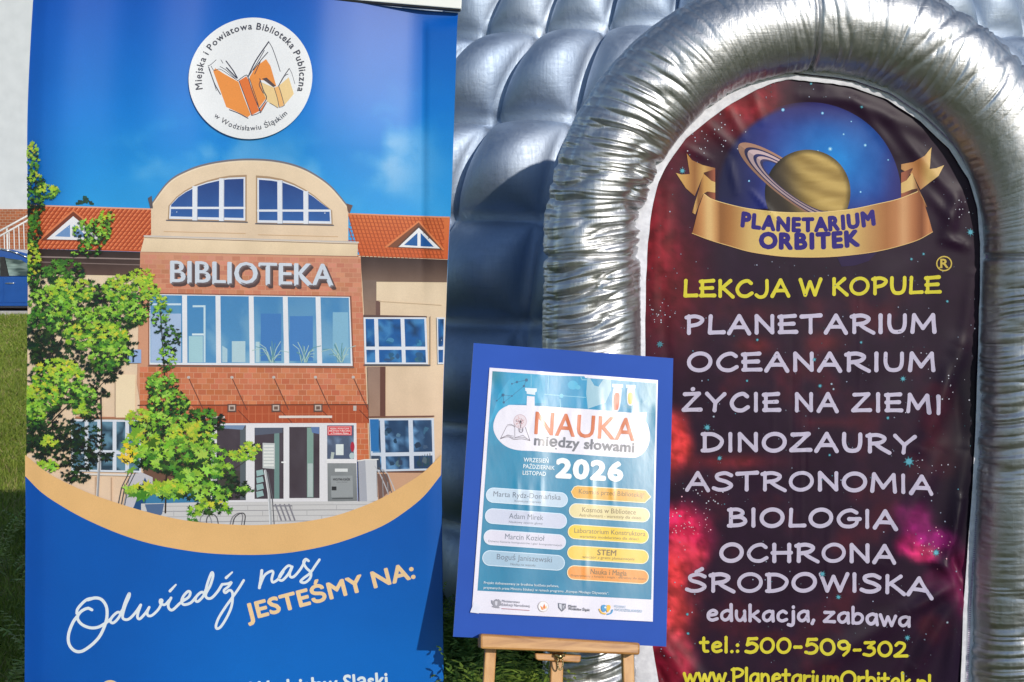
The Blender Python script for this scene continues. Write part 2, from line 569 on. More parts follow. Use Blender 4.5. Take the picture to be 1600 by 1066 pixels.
# ---- feathery weeds under the easel (uncountable ground cover)
def weeds():
    Vs = []; Cs = []
    for k in range(310):
        tall = k >= 250
        if tall:
            bx, by = RNG.uniform(-0.10, 0.045), RNG.uniform(2.92, 3.04)
        elif k < 215:
            bx, by = RNG.uniform(-0.5, 0.14), RNG.uniform(3.35, 4.1)
        else:
            bx, by = RNG.uniform(-2.6, -1.3), RNG.uniform(3.4, 6)
        hgt = RNG.uniform(.10, .30) * (1.1 if by > 3.7 else .8)
        if tall: hgt = RNG.uniform(.33, .45 if bx > -.05 else .39) - max(0, bx) * .5
        tint = RNG.uniform(0, 1)
        for fnd in range(RNG.randint(4, 8)):
            az = RNG.uniform(0, 2 * math.pi); out = RNG.uniform(.04, .16)
            tip = np.array([bx + math.cos(az) * out, by + math.sin(az) * out, hgt * RNG.uniform(.6, 1.1)])
            mid = np.array([bx + math.cos(az) * out * .35, by + math.sin(az) * out * .35, hgt * .75])
            side = np.array([-math.sin(az), math.cos(az), 0.25 * RNG.uniform(-1, 1)])
            nL = 11
            for q in range(nL):
                t = .25 + .75 * q / (nL - 1)
                P = np.array([bx, by, 0]) * (1 - t) ** 2 + 2 * t * (1 - t) * mid + t * t * tip
                ln = (.038 * (1 - abs(t - .55) * 1.5) + .008) * RNG.uniform(.7, 1.3)
                for sg in (-1, 1):
                    d = side * sg + np.array([math.cos(az), math.sin(az), RNG.uniform(-.3, .4)]) * .5
                    d /= np.linalg.norm(d)
                    w = np.cross(d, [0, 0, 1]); w = w / (np.linalg.norm(w) + 1e-6) * .0045
                    Vs += [P - w * .3, P + w * .3, P + d * ln * .6 + w, P + d * ln * .6 - w, P + d * ln]
                    c = np.array([.15, .28, .04]) * (1 - tint) + np.array([.36, .46, .07]) * tint
                    Cs += [c * RNG.uniform(.7, 1.3)] * 5
            P0 = np.array([bx, by, 0]); w = side * .0018
            Vs += [P0 - w, P0 + w, mid + w * .8, mid - w * .8, tip]; Cs += [np.array([.10, .15, .04])] * 5
    return np.array(Vs), np.array(Cs)
tag(blade_obj("weeds", [weeds()], leaf_mat), "feathery green weeds growing under the wooden easel beside the dome", "weeds", kind="stuff")

# ---- building far left
plaster = noise_mat("white plaster", (0.56, 0.59, 0.61), (0.61, 0.64, 0.66), 2.5, 0.9, bstr=0.1)
brick, nt, b = new_mat("brick base", (0.4, 0.15, 0.07), 0.85)
bt = nt.nodes.new("ShaderNodeTexBrick"); tc = nt.nodes.new("ShaderNodeTexCoord"); mp = nt.nodes.new("ShaderNodeMapping")
mp.inputs["Rotation"].default_value = (R(90), 0, 0)
nt.links.new(tc.outputs["Object"], mp.inputs[0]); nt.links.new(mp.outputs[0], bt.inputs["Vector"])
bt.inputs["Color1"].default_value = (0.42, 0.13, 0.05, 1); bt.inputs["Color2"].default_value = (0.30, 0.09, 0.035, 1)
bt.inputs["Mortar"].default_value = (0.40, 0.26, 0.18, 1); bt.inputs["Scale"].default_value = 1.0
bt.inputs["Brick Width"].default_value = 0.15; bt.inputs["Row Height"].default_value = 0.082; bt.inputs["Mortar Size"].default_value = 0.007
nt.links.new(bt.outputs[0], b.inputs["Base Color"])
BY = 36.0
zb = float(onY(20, 327, BY)[2])
bld = empty("building", (-19, BY, 0))
tag(bld, "white plastered building with a brick base behind the blue car", "building")
bm = bmesh.new(); add_box(bm, (-19, BY + 4.05, (zb + 13) / 2), (26, 8, 13 - zb)); bm_obj("wall", bm, plaster, bld)
bm = bmesh.new(); add_box(bm, (-19, BY + 4, zb / 2), (26.0, 8.06, zb)); bm_obj("brick_base", bm, brick, bld)
rf_mat = noise_mat("roof sheet", (0.12, 0.11, 0.11), (0.18, 0.17, 0.16), 4, 0.7)
bm = bmesh.new(); add_box(bm, (-19, BY + 4, 13.1), (26.6, 8.6, 0.2)); bm_obj("roof", bm, rf_mat, bld)
glass_d = noise_mat("dark pane", (0.03, 0.04, 0.05), (0.05, 0.06, 0.08), 1, 0.08)
pvc = noise_mat("white frame", (0.75, 0.75, 0.75), (0.8, 0.8, 0.8), 5, 0.5)
for wx in (-29, -26):
    for wz in (5.0, 8.6):
        bm = bmesh.new(); add_box(bm, (wx, BY + .03, wz), (1.5, .10, 1.5)); w_ = bm_obj("window", bm, pvc, bld)
        bm = bmesh.new(); add_box(bm, (wx, BY - .03, wz), (1.3, .04, 1.3)); bm_obj("pane", bm, glass_d, w_)
# stair with railing
steel_w = noise_mat("painted rail", (0.62, 0.62, 0.6), (0.72, 0.71, 0.69), 8, 0.45)
RY = 33.6
st = empty("stair_railing", (-13.5, RY, 0))
tag(st, "pale metal stair railing with thin balusters climbing past the brick base", "railing")
def rail_pt(px, top=True):
    y0 = (361.0, 369.0)[0 if top else 1]; y1 = (340.0, 347.5)[0 if top else 1]
    return y0 + (y1 - y0) * (px / 38.0)
bm = bmesh.new()
add_cyl(bm, vY(-75, rail_pt(-75), RY), vY(75, rail_pt(75), RY), .026, 10); bm_obj("handrail", bm, steel_w, st, True)
bm = bmesh.new()
add_cyl(bm, vY(-75, rail_pt(-75, False), RY), vY(75, rail_pt(75, False), RY), .026, 10); bm_obj("rail", bm, steel_w, st, True)
bal = None
for k in range(-8, 9):
    px = 14 + k * 7.6
    a = vY(px, rail_pt(px, False), RY); bb = Vector((a.x, a.y, max(0.3, a.z - 1.0)))
    bm = bmesh.new(); add_cyl(bm, bb, a, .014, 8); bm_obj("baluster", bm, steel_w, st, True)
for px in (-70, 10, 70):
    a = vY(px, rail_pt(px), RY)
    bm = bmesh.new(); add_cyl(bm, (a.x, a.y + .03, 0.04), a + Vector((0, .03, 0)), .022, 8); bm_obj("post", bm, steel_w, st, True)
stp = empty("concrete_stairs", (-13.5, RY + .6, 0)); tag(stp, "grey concrete stairs rising along the brick base of the white building", "stairs")
a = vY(-75, 0, RY).x; b2 = vY(75, 0, RY).x
for k in range(9):
    t = (k + .5) / 9
    h = max(.17, 0.17 + 1.3 * t)
    bm = bmesh.new(); add_box(bm, (a + (b2 - a) * t, RY + .75, .04 + h / 2), ((b2 - a) / 9 - .004, 1.3, h)); bm_obj("step", bm, conc, stp)

# ---- blue car (side on, front to the right)
car_blue, nt, b = new_mat("blue car paint", (0.010, 0.085, 0.36), 0.25, 0.2, 0.6)
b.inputs["Coat Weight"].default_value = 0.8; b.inputs["Coat Roughness"].default_value = 0.06
nn = noise_node(nt, 3, 3); rr = ramp(nt, nn.outputs["Fac"], [(.3, (0.009, 0.08, 0.34)), (.7, (0.012, 0.095, 0.40))]); nt.links.new(rr.outputs[0], b.inputs["Base Color"])
car_glass, nt, b = new_mat("car glass", (0.16, 0.24, 0.22), 0.05, 0, 0.8)
nn = noise_node(nt, 1.3, 2, sc3=(1, 1, 4)); rr = ramp(nt, nn.outputs["Fac"], [(.4, (0.05, 0.08, 0.08)), (.6, (0.38, 0.50, 0.46))]); nt.links.new(rr.outputs[0], b.inputs["Base Color"])
blackp = noise_mat("black rubber", (0.015, 0.015, 0.016), (0.03, 0.03, 0.03), 20, 0.7)
chrome = noise_mat("bright trim", (0.65, 0.66, 0.68), (0.75, 0.76, 0.78), 20, 0.25, metal=1)
CY = 28.0
seam = float(onY(6, 440, CY)[0])
car = empty("parked_car", (seam, CY, 0)); tag(car, "shiny blue car parked side on in front of the brick base", "car")
def prof(pts): return [(seam + x, z) for x, z in pts]
def extrude_xz(bm, pts, y0, y1):
    f = [bm.verts.new((x, y0, z)) for x, z in pts]; k = [bm.verts.new((x, y1, z)) for x, z in pts]
    bm.faces.new(f); bm.faces.new(k[::-1])
    for i in range(len(pts)):
        j = (i + 1) % len(pts); bm.faces.new([f[j], f[i], k[i], k[j]])
    bmesh.ops.recalc_face_normals(bm, faces=bm.faces)
zr = float(onY(6, 389, CY)[2]); zw = float(onY(10, 403, CY)[2]); zs = float(onY(10, 431, CY)[2]); zbm = float(onY(10, 479, CY)[2])
low = [(-2.1, zbm + .12), (-2.15, .62), (-2.05, zs - .02), (1.15, zs - .02), (2.05, zs - .16), (2.25, .55), (2.2, zbm + .1), (1.85, zbm)]
for k in range(9):
    a = math.pi * k / 8; low.append((1.45 + .36 * math.cos(a), .30 + .36 * math.sin(a) * .98))
low += [(1.05, zbm), (-.95, zbm)]
for k in range(9):
    a = math.pi * k / 8; low.append((-1.32 + .36 * math.cos(a), .30 + .36 * math.sin(a) * .98))
low += [(-1.75, zbm)]
bm = bmesh.new(); extrude_xz(bm, prof(low), CY, CY + 1.75); body = bm_obj("body", bm, car_blue, car, bevel=.02)
up_ = [(-2.0, zs - .03), (-1.65, zr - .25), (-1.2, zr - .05), (-.4, zr), (.15, zr - .015), (.55, zr - .12), (1.25, zs - .03)]
bm = bmesh.new(); extrude_xz(bm, prof(up_), CY + .10, CY + 1.65); bm_obj("roof", bm, car_blue, car, bevel=.02)
tp = [vY(-16, 387.6, CY), vY(0, 389.6, CY), vY(14, 392.5, CY), vY(28, 397.0, CY), vY(42, 403.5, CY), vY(58, 413, CY)]
bm = bmesh.new()
for p, q in zip(tp[:-1], tp[1:]): add_cyl(bm, (p.x, CY + .09, p.z), (q.x, CY + .09, q.z), .022, 8)
bm_obj("roof_trim", bm, chrome, car, True)
bm = bmesh.new(); extrude_xz(bm, prof([(-.92, zs), (-.92, zw - .02), (-.10, zw + .0), (-.10, zs)]), CY + .055, CY + .098); bm_obj("window", bm, car_glass, car)
bm = bmesh.new(); extrude_xz(bm, prof([(.10, zs), (.02, zw), (.38, zw - .05), (.95, zs)]), CY + .055, CY + .098); bm_obj("window", bm, car_glass, car)
bm = bmesh.new(); extrude_xz(bm, prof([(-.095, zs - .02), (-.095, zw + .02), (.0, zw + .02), (.095, zs - .02)]), CY + .05, CY + .097); bm_obj("pillar_cover", bm, blackp, car)
for x0, x1 in ((-.93, -.012), (.0, .98)):
    z1 = zs - .03
    bm = bmesh.new(); extrude_xz(bm, prof([(x0, zbm + .09), (x0, z1), (x1, z1), (x1 - .02, zbm + .09)]), CY - .012, CY + .01); d_ = bm_obj("door", bm, car_blue, car, bevel=.004)
    hz = float(onY(14, 442.6, CY)[2])
    bm = bmesh.new(); bmesh.ops.create_uvsphere(bm, u_segments=16, v_segments=8, radius=1, matrix=Matrix.Translation((seam + x0 + .14, CY - .022, hz)) @ Matrix.Diagonal((.11, .022, .022, 1))); bm_obj("handle", bm, chrome, d_, True)
bm = bmesh.new(); add_box(bm, (seam + .05, CY - .004, zbm + .045), (1.95, .03, .07)); bm_obj("sill", bm, car_blue, car, bevel=.008)
for wx in (-1.32, 1.45):
    bm = bmesh.new(); add_cyl(bm, (seam + wx, CY + .03, .34), (seam + wx, CY + .24, .34), .31, 32); wh = bm_obj("wheel", bm, blackp, car, bevel=.0)
    bm = bmesh.new(); add_cyl(bm, (seam + wx, CY + .015, .34), (seam + wx, CY + .05, .34), .21, 24); bm_obj("rim", bm, chrome, wh)
bm = bmesh.new(); add_box(bm, (seam + 2.15, CY + .18, .66), (.16, .3, .13)); bm_obj("headlight", bm, chrome, car, bevel=.03)
bm = bmesh.new(); add_box(bm, (seam + 1.02, CY - .08, zs + .03), (.14, .16, .12)); bm_obj("mirror", bm, car_blue, car, bevel=.03)
# ============================================================ LIBRARY ROLL-UP BANNER
BN_Y = 3.0
_bx = np.arange(-40.0, 760.0, 2.0)
_bs = np.interp(_bx, [-40, 60, 84, 110, 165, 200, 225, 255, 300, 335, 380, 440, 480, 505, 560, 640, 655, 760], [-.10, -.10, -.06, .15, .13, -.08, -.02, .13, .15, -.06, -.13, -.10, -.03, .13, .17, .17, .0, .0])
_bs = np.convolve(np.pad(_bs, 6, mode='edge'), np.ones(13) / 13, 'valid')
_bwv = np.cumsum(_bs) * 2.0 * .00155
def bw(px, py):
    px = np.asarray(px, float); py = np.asarray(py, float)
    up_ = 1 - sst(120, 430, py)
    w = up_ * np.interp(px + (py - 100) * .03, _bx, _bwv)
    w = w + 0.10 * .00155 * np.maximum(230 - py, 0) ** 1.5 / 16.0
    w = w + 0.003 * np.sin(px / 88.0 + 1.1 + py / 1500.0)
    # upper right: edge folds towards the viewer under a crease; below it curls back
    e = np.maximum(px - (657 + (py - 40) * 0.012), 0)
    fold = sst(20, 46, py - (px - 657) * -0.10) * (1 - sst(330, 560, py))
    w = w - fold * (e * 0.00030 + 0.004 * sst(0, 12, e))
    back = sst(420, 640, py) * sst(668, 700, px)
    w = w + back * 0.006
    w = w + 0.006 * (sst(72, 40, px)) * (1 - .3 * sst(500, 900, py))
    w = w + 0.004 * np.sin(py / 160.0) * sst(500, 700, px)
    return w
BS = Surface((0, BN_Y, 1.0), (0, -1, 0), bw, 8)
def b_left(y): return np.interp(y, [-60, 0, 1066, 1260], [44.5, 44, 38, 36.5])
def b_right(y): return np.interp(y, [0, 12, 130, 300, 480, 640, 730, 1000, 1066, 1260], [714.5, 714, 711, 706, 697, 692, 690, 692.5, 693, 692])
def b_top(x): return 12 + (x - 714) * 0.085

vinyl = print_mat("printed vinyl", 0.40, 0.5, weave=0.08, wob=((2.2, 2.2, .6), 0.06, 0.02))
banner = empty("roll_up_banner", (-0.67, BN_Y + .02, 0))
tag(banner, "tall blue library roll-up banner printed with a building and white handwriting", "banner")

def sky_col(px, py):
    t = np.clip(py / 340.0, 0, 1)[:, None]
    a, m, z = np.array([8, 88, 186.]), np.array([0, 122, 214.]), np.array([44, 160, 230.])
    c = np.where(t < .5, a + (m - a) * t * 2, m + (z - m) * (t - .5) * 2)
    lf = sst(140, 30, px)[:, None]
    c = c + (np.array([5, 76, 175.]) - c) * lf * .65
    cl = fbm(px / 70.0, py / 60.0, 5, 5)
    m1 = sst(.42, .75, cl) * (np.exp(-((px - 600) / 75) ** 2 - ((py - 245) / 90) ** 2) + .7 * np.exp(-((px - 330) / 110) ** 2 - ((py - 235) / 45) ** 2) + .6 * np.exp(-((px - 215) / 40) ** 2 - ((py - 250) / 35) ** 2) + .5 * np.exp(-((px - 480) / 60) ** 2 - ((py - 270) / 40) ** 2))
    m1 = np.clip(m1, 0, 1)[:, None]
    return c + (np.array([150, 196, 236.]) - c) * m1 * .85
def low_col(px, py):
    base = np.array([0, 86, 178.])
    t = (sst(750, 1080, py) * sst(80, 430, px))[:, None]
    return base + (np.array([0, 106, 200.]) - base) * t - np.array([4, 8, 6.]) * sst(110, 40, px)[:, None]
def sheet_col(px, py):
    return lin8(np.where((py < 560)[:, None], sky_col(px, py), low_col(px, py)))

S0 = Art(BS, 0.0)
ys = np.linspace(0, 1, 40)
rgt = [(float(b_right(y)), float(y)) for y in np.linspace(13, 1246, 60)]
lft = [(float(b_left(y)), float(y)) for y in np.linspace(1246, -44, 60)]
S0.poly(rgt + lft, sheet_col)
sheet = S0.build("banner_sheet", vinyl, banner)

# ------------------------------------------------ picture of the library
A = Art(BS, 0.0004)
CREAM, CREAM2 = (226, 196, 160), (232, 206, 172)
# walls of the wings
A.poly([(b_left(430) , 395), (228, 395), (228, 745), (228, 830), (b_left(760), 760)], gradY(400, (232, 210, 182), 740, (230, 200, 172)))
A.poly([(555, 398), (b_right(405) - .6, 404), (b_right(600) - .6, 600), (b_right(740) - .6, 742), (560, 800)], gradY(400, (234, 212, 182), 740, (224, 192, 164)))
# roofs
ROOF, ROOFD = (214, 106, 58), (150, 58, 30)
A.poly([(b_left(321), 321), (237, 327), (237, 394), (221, 393.5), (b_left(387), 388)], gradY(321, (206, 98, 56), 392, (214, 104, 60)))
A.poly([(543, 334), (b_right(340) - .6, 340), (b_right(405) - .6, 405.5), (562, 400)], gradY(334, (220, 118, 62), 405, (214, 100, 52)))
for k in range(44):
    x = 20 + k * 7.2
    a = (x + 52, 322 + (x + 52 - 66) * .033); e = (x, 390)
    xs = np.linspace(0, 1, 2)
    def clipx(p, q, lo, hi):
        p, q = np.array(p, float), np.array(q, float)
        if q[0] < lo:
            if p[0] < lo: return None
            q = p + (q - p) * (p[0] - lo) / (p[0] - q[0])
        if p[0] > hi:
            if q[0] > hi: return None
            p = q + (p - q) * (hi - q[0]) / (p[0] - q[0])
        return p, q
    r = clipx(a, e, b_left(350) + .5, 236)
    if r: A.stroke([r[0], r[1]], 2.0, c8(168, 70, 40), cap=False)
    if r: A.stroke([r[0] + (2.6, 0), r[1] + (2.6, 0)], 1.4, c8(236, 140, 96), cap=False)
for k in range(40):
    x = 520 + k * 6.0
    a = (x + 0, 334 + max(0, x - 544) * .036); e = (x + 22, 404)
    p, q = np.array(a), np.array(e)
    lo, hi = 545, 694
    if q[0] < lo or p[0] > hi: continue
    if p[0] < lo: p = p + (q - p) * (lo - p[0]) / (q[0] - p[0])
    if q[0] > hi: q = p + (q - p) * (hi - p[0]) / (q[0] - p[0])
    A.stroke([p, q], 1.5, c8(178, 78, 38), cap=False)
for k in range(1, 12):
    y = 335 + k * 5.8
    A.stroke([(546, y), (694, y + 5)], .9, c8(186, 84, 42), cap=False)
    A.stroke([(b_left(y) + .5, y - 12), (236, y - 7)], .8, c8(176, 76, 44), cap=False)
A.stroke([(b_left(321) + .5, 321), (237, 327)], 2.2, c8(232, 168, 140), cap=False)
A.stroke([(543, 334), (b_right(340) - 1, 340)], 2.2, c8(226, 150, 110), cap=False)
# dark eaves
A.poly([(b_left(390), 388.5), (221, 394), (221, 431), (b_left(428), 428)], gradY(390, (46, 34, 34), 428, (96, 72, 66)))
A.stroke([(b_left(402) + .5, 401), (221, 405)], 2.0, c8(150, 132, 128), cap=False)
A.stroke([(b_left(410) + .5, 409), (221, 414)], 1.4, c8(130, 112, 108), cap=False)
A.poly([(563, 401), (b_right(405) - .6, 406), (b_right(440) - .6, 441), (566, 440)], gradY(404, (64, 46, 44), 440, (122, 98, 86)))
A.poly([(566, 438), (588, 438), (588, 494), (569, 494)], gradY(438, (120, 100, 92), 494, (150, 122, 106)))
A.rect(587, 470, 594, 494, c8(112, 82, 76))
A.stroke([(592, 471), (690, 477)], 1.0, c8(206, 178, 146))
# dormers
A.poly([(654, 346), (603, 386), (694, 391)], c8(126, 74, 50)); A.poly([(654, 352), (620, 385.5), (690, 389)], c8(92, 62, 52))
A.stroke([(603, 386), (654, 346), (693, 390)], 3.2, c8(222, 128, 78))
A.poly([(622.5, 386), (654, 356), (688, 388.5)], c8(236, 236, 240))
A.poly([(631, 383), (652, 364), (652, 384.5)], c8(30, 92, 160)); A.poly([(657, 364), (657, 385), (678, 385.8)], c8(24, 88, 158))
A.poly([(115, 328), (62, 375), (168, 377)], c8(120, 60, 44)); A.stroke([(62, 375), (115, 329), (150, 358)], 3.2, c8(222, 126, 84))
A.poly([(115, 338), (73, 374), (160, 376)], c8(234, 234, 240)); A.poly([(110, 351), (86, 369.5), (110, 370.5)], c8(112, 150, 200)); A.poly([(116, 351), (116, 371), (138, 371)], c8(112, 150, 200))
# distant conifer tops
for k in range(60):
    x = 133 + RNG.uniform(-13, 13); y = 319 - max(0, 14 - abs(x - 133) * 1.05) * RNG.uniform(.1, 1)
    A.ellipse(x, y, 2.2, 1.4, c8(40, 62 + RNG.randint(25), 60), n=6, rot=RNG.uniform(0, 3), z=A.z + RNG.uniform(0, 1e-5))
A.up()
# arched gable
outer = catmull([(237, 321), (265, 284), (295, 266), (324, 256.5), (359, 251), (393.5, 249.5), (430, 252), (463, 259.5), (490, 272), (517, 292), (544, 324)], 6)
A.poly([tuple(p) for p in outer] + [(544, 377), (237, 369)], gradY(255, (236, 212, 182), 370, (230, 204, 176)))
A.stroke(outer, 3.0, c8(120, 116, 124)); A.stroke(outer + (0, 2.6), 2.0, c8(240, 220, 194))
A.poly([(232, 310), (238, 306), (240, 326), (236, 326)], c8(92, 86, 92)); A.poly([(541, 318), (551, 321), (546, 334), (543, 330)], c8(110, 80, 70))
GL = lambda x, y: lin8(np.array([34, 62, 128.]) + np.array([16, 40, 46.]) * np.clip((y - 275) / 75, 0, 1)[:, None] + 14 * (fbm(x / 14, y / 18, 4)[:, None] - .5))
LW = [(263, 343.5), (264, 322), (276, 308), (289, 298), (306, 288.5), (324, 282), (342, 277.5), (359, 274.5), (386, 273.4), (386, 346.5)]
RW = [(400.4, 349.5), (400.4, 274.4), (421, 276), (442, 280), (460, 287), (477, 296), (492, 306), (504.5, 317), (519, 329), (520, 351.5)]
for W in (LW, RW):
    A.poly(W, c8(176, 146, 116))
    c = np.mean(W, 0); Wi = [tuple(c + (np.array(p) - c) * (.965, .93) + (0, 1.5)) for p in W]
    A.poly(Wi, c8(226, 230, 242))
    Wg = [tuple(c + (np.array(p) - c) * (.925, .84) + (0, 1.6)) for p in W]
    A.poly(Wg, GL)
WH = c8(228, 232, 243)
for x, y0, y1 in ((305, 291, 345), (346.6, 279, 346), (438, 282, 349.5), (478.5, 299, 350)):
    A.rect(x - 4, y0, x + 4, y1, WH)
    A.rect(x + 3.2, y0 + 1, x + 4.2, y1, c8(160, 168, 190))
A.rect(267, 323.4, 384, 326.8, WH); A.rect(402, 327.6, 517, 331, WH)
A.stroke([(261, 344.5), (387, 347.5)], 2.0, c8(92, 92, 104)); A.stroke([(400, 349.8), (521, 352.2)], 2.0, c8(92, 92, 104))
for x0, x1, y in ((257, 384, 362), (404, 528, 367)):
    A.stroke([(x0, y), (x1, y + 3)], 1.0, c8(206, 168, 130))
A.poly([(227, 369), (559, 379), (558.5, 400.5), (220.5, 393.5)], gradY(372, (240, 216, 184), 400, (228, 204, 172)))
A.stroke([(226.5, 369), (559.5, 379)], 2.6, c8(206, 196, 190)); A.stroke([(227, 371.5), (559, 381.5)], 1.0, c8(120, 96, 84))
A.stroke([(221, 394.5), (559, 401.5)], 2.0, c8(128, 78, 62))
# brick front (courses follow the perspective)
BRL = lambda y: 220 + (y - 393) * -0.012
BRR = lambda y: np.interp(y, [395, 402, 600, 718, 780], [563, 563.5, 572, 576.6, 579])
A.poly([(BRL(394), 394), (559, 401.5), (563.5, 402), (BRR(600), 600), (BRR(718), 718), (556, 718), (556, 662), (330, 660), (226, 662), (215, 600)], c8(210, 152, 122))
def bricks(y0, y1, xl, xr, rows, bwid, slope):
    z = A.z
    for r in range(rows):
        ya, yb = y0 + (y1 - y0) * r / rows, y0 + (y1 - y0) * (r + 1) / rows
        off = (r % 2) * bwid / 2
        x = xl - off
        while x < xr(ya) - 1:
            x0, x1 = max(x + .45, xl), min(x + bwid - .45, xr(ya))
            if x1 - x0 > 1.0:
                s = lambda q: (q - 400) * slope
                v = RNG.uniform(-15, 15) + RNG.uniform(-5, 5, 3); t = (ya - 400) / 260
                c = np.array([204 - 2 * t, 136 - 24 * t, 110 - 36 * t]) + v * .75
                A.poly([(x0, ya + .4 + s(x0)), (x1, ya + .4 + s(x1)), (x1, yb - .4 + s(x1)), (x0, yb - .4 + s(x0))], lin8(c), z=z, big=False)
            x += bwid
    A.up()
bricks(401, 461, 220, lambda y: BRR(y), 8, 13.0, .020)
bricks(574, 661, 219, lambda y: BRR(y), 10, 13.0, .006)
bricks(461, 574, 549, lambda y: BRR(y), 13, 13.0, .010)
bricks(661, 719, 557, lambda y: BRR(y), 7, 13.0, .0)
# soffit band under the glass canopy
A.poly([(300, 634), (575, 633), (576.5, 661), (330, 661)], c8(176, 82, 50))
for k in range(26): A.stroke([(306 + k * 10.4, 635), (306 + k * 10.4, 660)], .9, c8(200, 116, 80), cap=False)
A.stroke([(298, 647), (576, 646.5)], .8, c8(198, 112, 78), cap=False)
A.stroke([(216, 633), (575, 632.4)], 1.6, c8(92, 48, 38), cap=False)
for x in (295.5, 363, 428, 493, 552):
    A.stroke([(x, 590), (x + 23, 640)], 1.3, c8(104, 62, 54)); A.ellipse(x, 589.5, 2.6, 2.2, c8(196, 186, 182), n=12)
    A.stroke([(x + 10, 641), (x + 28, 660)], 1.2, c8(110, 52, 38))
for x in (363, 431.5, 497):
    A.rect(x - 7, 631, x + 7, 644, c8(98, 72, 66)); A.rect(x - 5, 633, x + 5, 641.5, c8(196, 176, 166)); A.rect(x - 3, 635, x + 3, 640, c8(108, 84, 76))
A.rect(552, 634, 557, 642, c8(190, 180, 176))
A.rect(436, 649.5, 519, 653.2, c8(226, 214, 208)); A.rect(318, 650, 352, 653.2, c8(226, 214, 208))
# raised letters
for dx, dy, c in ((4.5, 4.5, c8(84, 62, 62)), (3.2, 3.0, c8(98, 78, 78)), (1.8, 1.8, c8(112, 98, 102)), (0, 0, c8(206, 214, 228))):
    A.text("BIBLIOTEKA", (268 + dx, 441.6 + dy), (520 + dx, 447 + dy), 33, c, bold=0.028, spacing=.98, upv=(0, -1))
# big window
A.poly([(233, 457.5), (549, 462.5), (553, 573.5), (233, 571)], c8(138, 84, 66))
A.poly([(234.5, 459.5), (546.5, 464), (551, 572), (234.5, 569.5)], c8(228, 230, 238))
def glass_col(x, y):
    t = np.clip((y - 460) / 105, 0, 1)[:, None]
    c = np.array([84, 142, 190.]) * (1 - t) + np.array([122, 172, 206.]) * t
    sw = sst(.45, .6, fbm(x / 30, y / 45, 8, 3))[:, None]
    return lin8(c + (np.array([58, 128, 188.]) - c) * sw * .6)
edges = [236, 285.6, 293.2, 337.6, 345.2, 389.2, 396.8, 442.2, 449.8, 493.2, 500.8, 545]
for k in range(6):
    x0, x1 = edges[2 * k], edges[2 * k + 1]
    A.poly([(x0, 461 + (x0 - 236) * .014), (x1, 461 + (x1 - 236) * .014), (x1 + (x1 - 236) * .01, 566.5 + (x1 - 236) * .005), (x0 + (x0 - 236) * .01, 566.5 + (x0 - 236) * .005)], glass_col)
# reflections and things behind the panes
A.poly([(302, 477), (322, 477), (322, 566), (319, 566), (319, 480), (302, 480)], c8(196, 220, 232)); A.rect(301, 521, 319, 524, c8(214, 232, 240)); A.rect(296, 525, 318, 566, c8(164, 204, 216))
A.rect(237, 474, 284, 477, c8(200, 220, 236)); A.rect(237, 490, 284, 566, c8(168, 190, 224))
A.rect(363, 533, 384, 566, c8(178, 206, 218)); A.poly([(348, 540), (356, 545), (356, 566), (348, 566)], c8(170, 202, 218)); A.rect(400, 534, 406, 566, c8(176, 206, 218))
A.rect(408, 490, 440, 564, c8(66, 124, 190)); A.rect(453, 494, 489, 564, c8(70, 128, 194)); A.poly([(520, 488), (544, 488), (545, 560), (520, 555)], c8(132, 182, 212))
for cx in (426, 476, 532):
    for k in range(16):
        a = RNG.uniform(-1.1, 1.1); L = RNG.uniform(14, 38)
        A.stroke([(cx + RNG.uniform(-5, 5), 566), (cx + math.sin(a) * L * .5, 566 - L * .6), (cx + math.sin(a) * L, 566 - L * math.cos(a) * .95)], 1.1, c8(170, 200, 196) if k % 2 else c8(98, 150, 160))
A.stroke([(233, 571.5), (553, 574.5)], 1.6, c8(120, 96, 92))
# right wing windows
def window(pts, cols, rows, frame, glass, bar=5, bar2=4):
    A.poly(pts, frame)
    q = [np.array(p, float) for p in pts]
    B = lambda u, v: q[0] * (1 - u) * (1 - v) + q[1] * u * (1 - v) + q[2] * u * v + q[3] * (1 - u) * v
    W = np.linalg.norm(q[1] - q[0]); H = np.linalg.norm(q[3] - q[0])
    for i in range(len(cols) - 1):
        for j in range(len(rows) - 1):
            u0, u1 = cols[i] + bar / W / 2, cols[i + 1] - bar / W / 2
            v0, v1 = rows[j] + bar2 / H / 2, rows[j + 1] - bar2 / H / 2
            A.poly([tuple(B(u0, v0)), tuple(B(u1, v0)), tuple(B(u1, v1)), tuple(B(u0, v1))], glass)
BLUEG = lambda x, y: lin8(np.array([22, 90, 160.]) + np.array([40, 40, 30.]) * sst(.5, .7, fbm(x / 9, y / 14, 21))[:, None] - np.array([8, 34, 60.]) * sst(.55, .75, fbm(x / 12, y / 9, 23))[:, None])
A.poly([(568, 492), (667, 494), (667, 497), (568, 496)], c8(96, 74, 72))
window([(568, 496), (666, 496), (669, 569), (570, 569)], [0, .2, .62, 1.0], [0, .66, 1.0], c8(224, 228, 240), BLUEG, 6, 5)
window([(682.5, 496), (b_right(496) - .8, 496), (b_right(569) - .8, 569), (684, 569)], [0, 1.0], [0, .66, 1.0], c8(224, 228, 240), BLUEG, 4, 5)
A.stroke([(569, 570.5), (672, 570.5)], 2.0, c8(86, 84, 96)); A.rect(672, 494, 673.4, 570, c8(196, 168, 140))
A.poly([(574, 573), (602, 573), (602, 651), (576.5, 651)], gradY(573, (150, 122, 110), 651, (166, 132, 114))); A.rect(594, 573, 602.5, 651, c8(104, 66, 58))
A.stroke([(576, 651.5), (678, 650)], 2.2, c8(120, 78, 66))
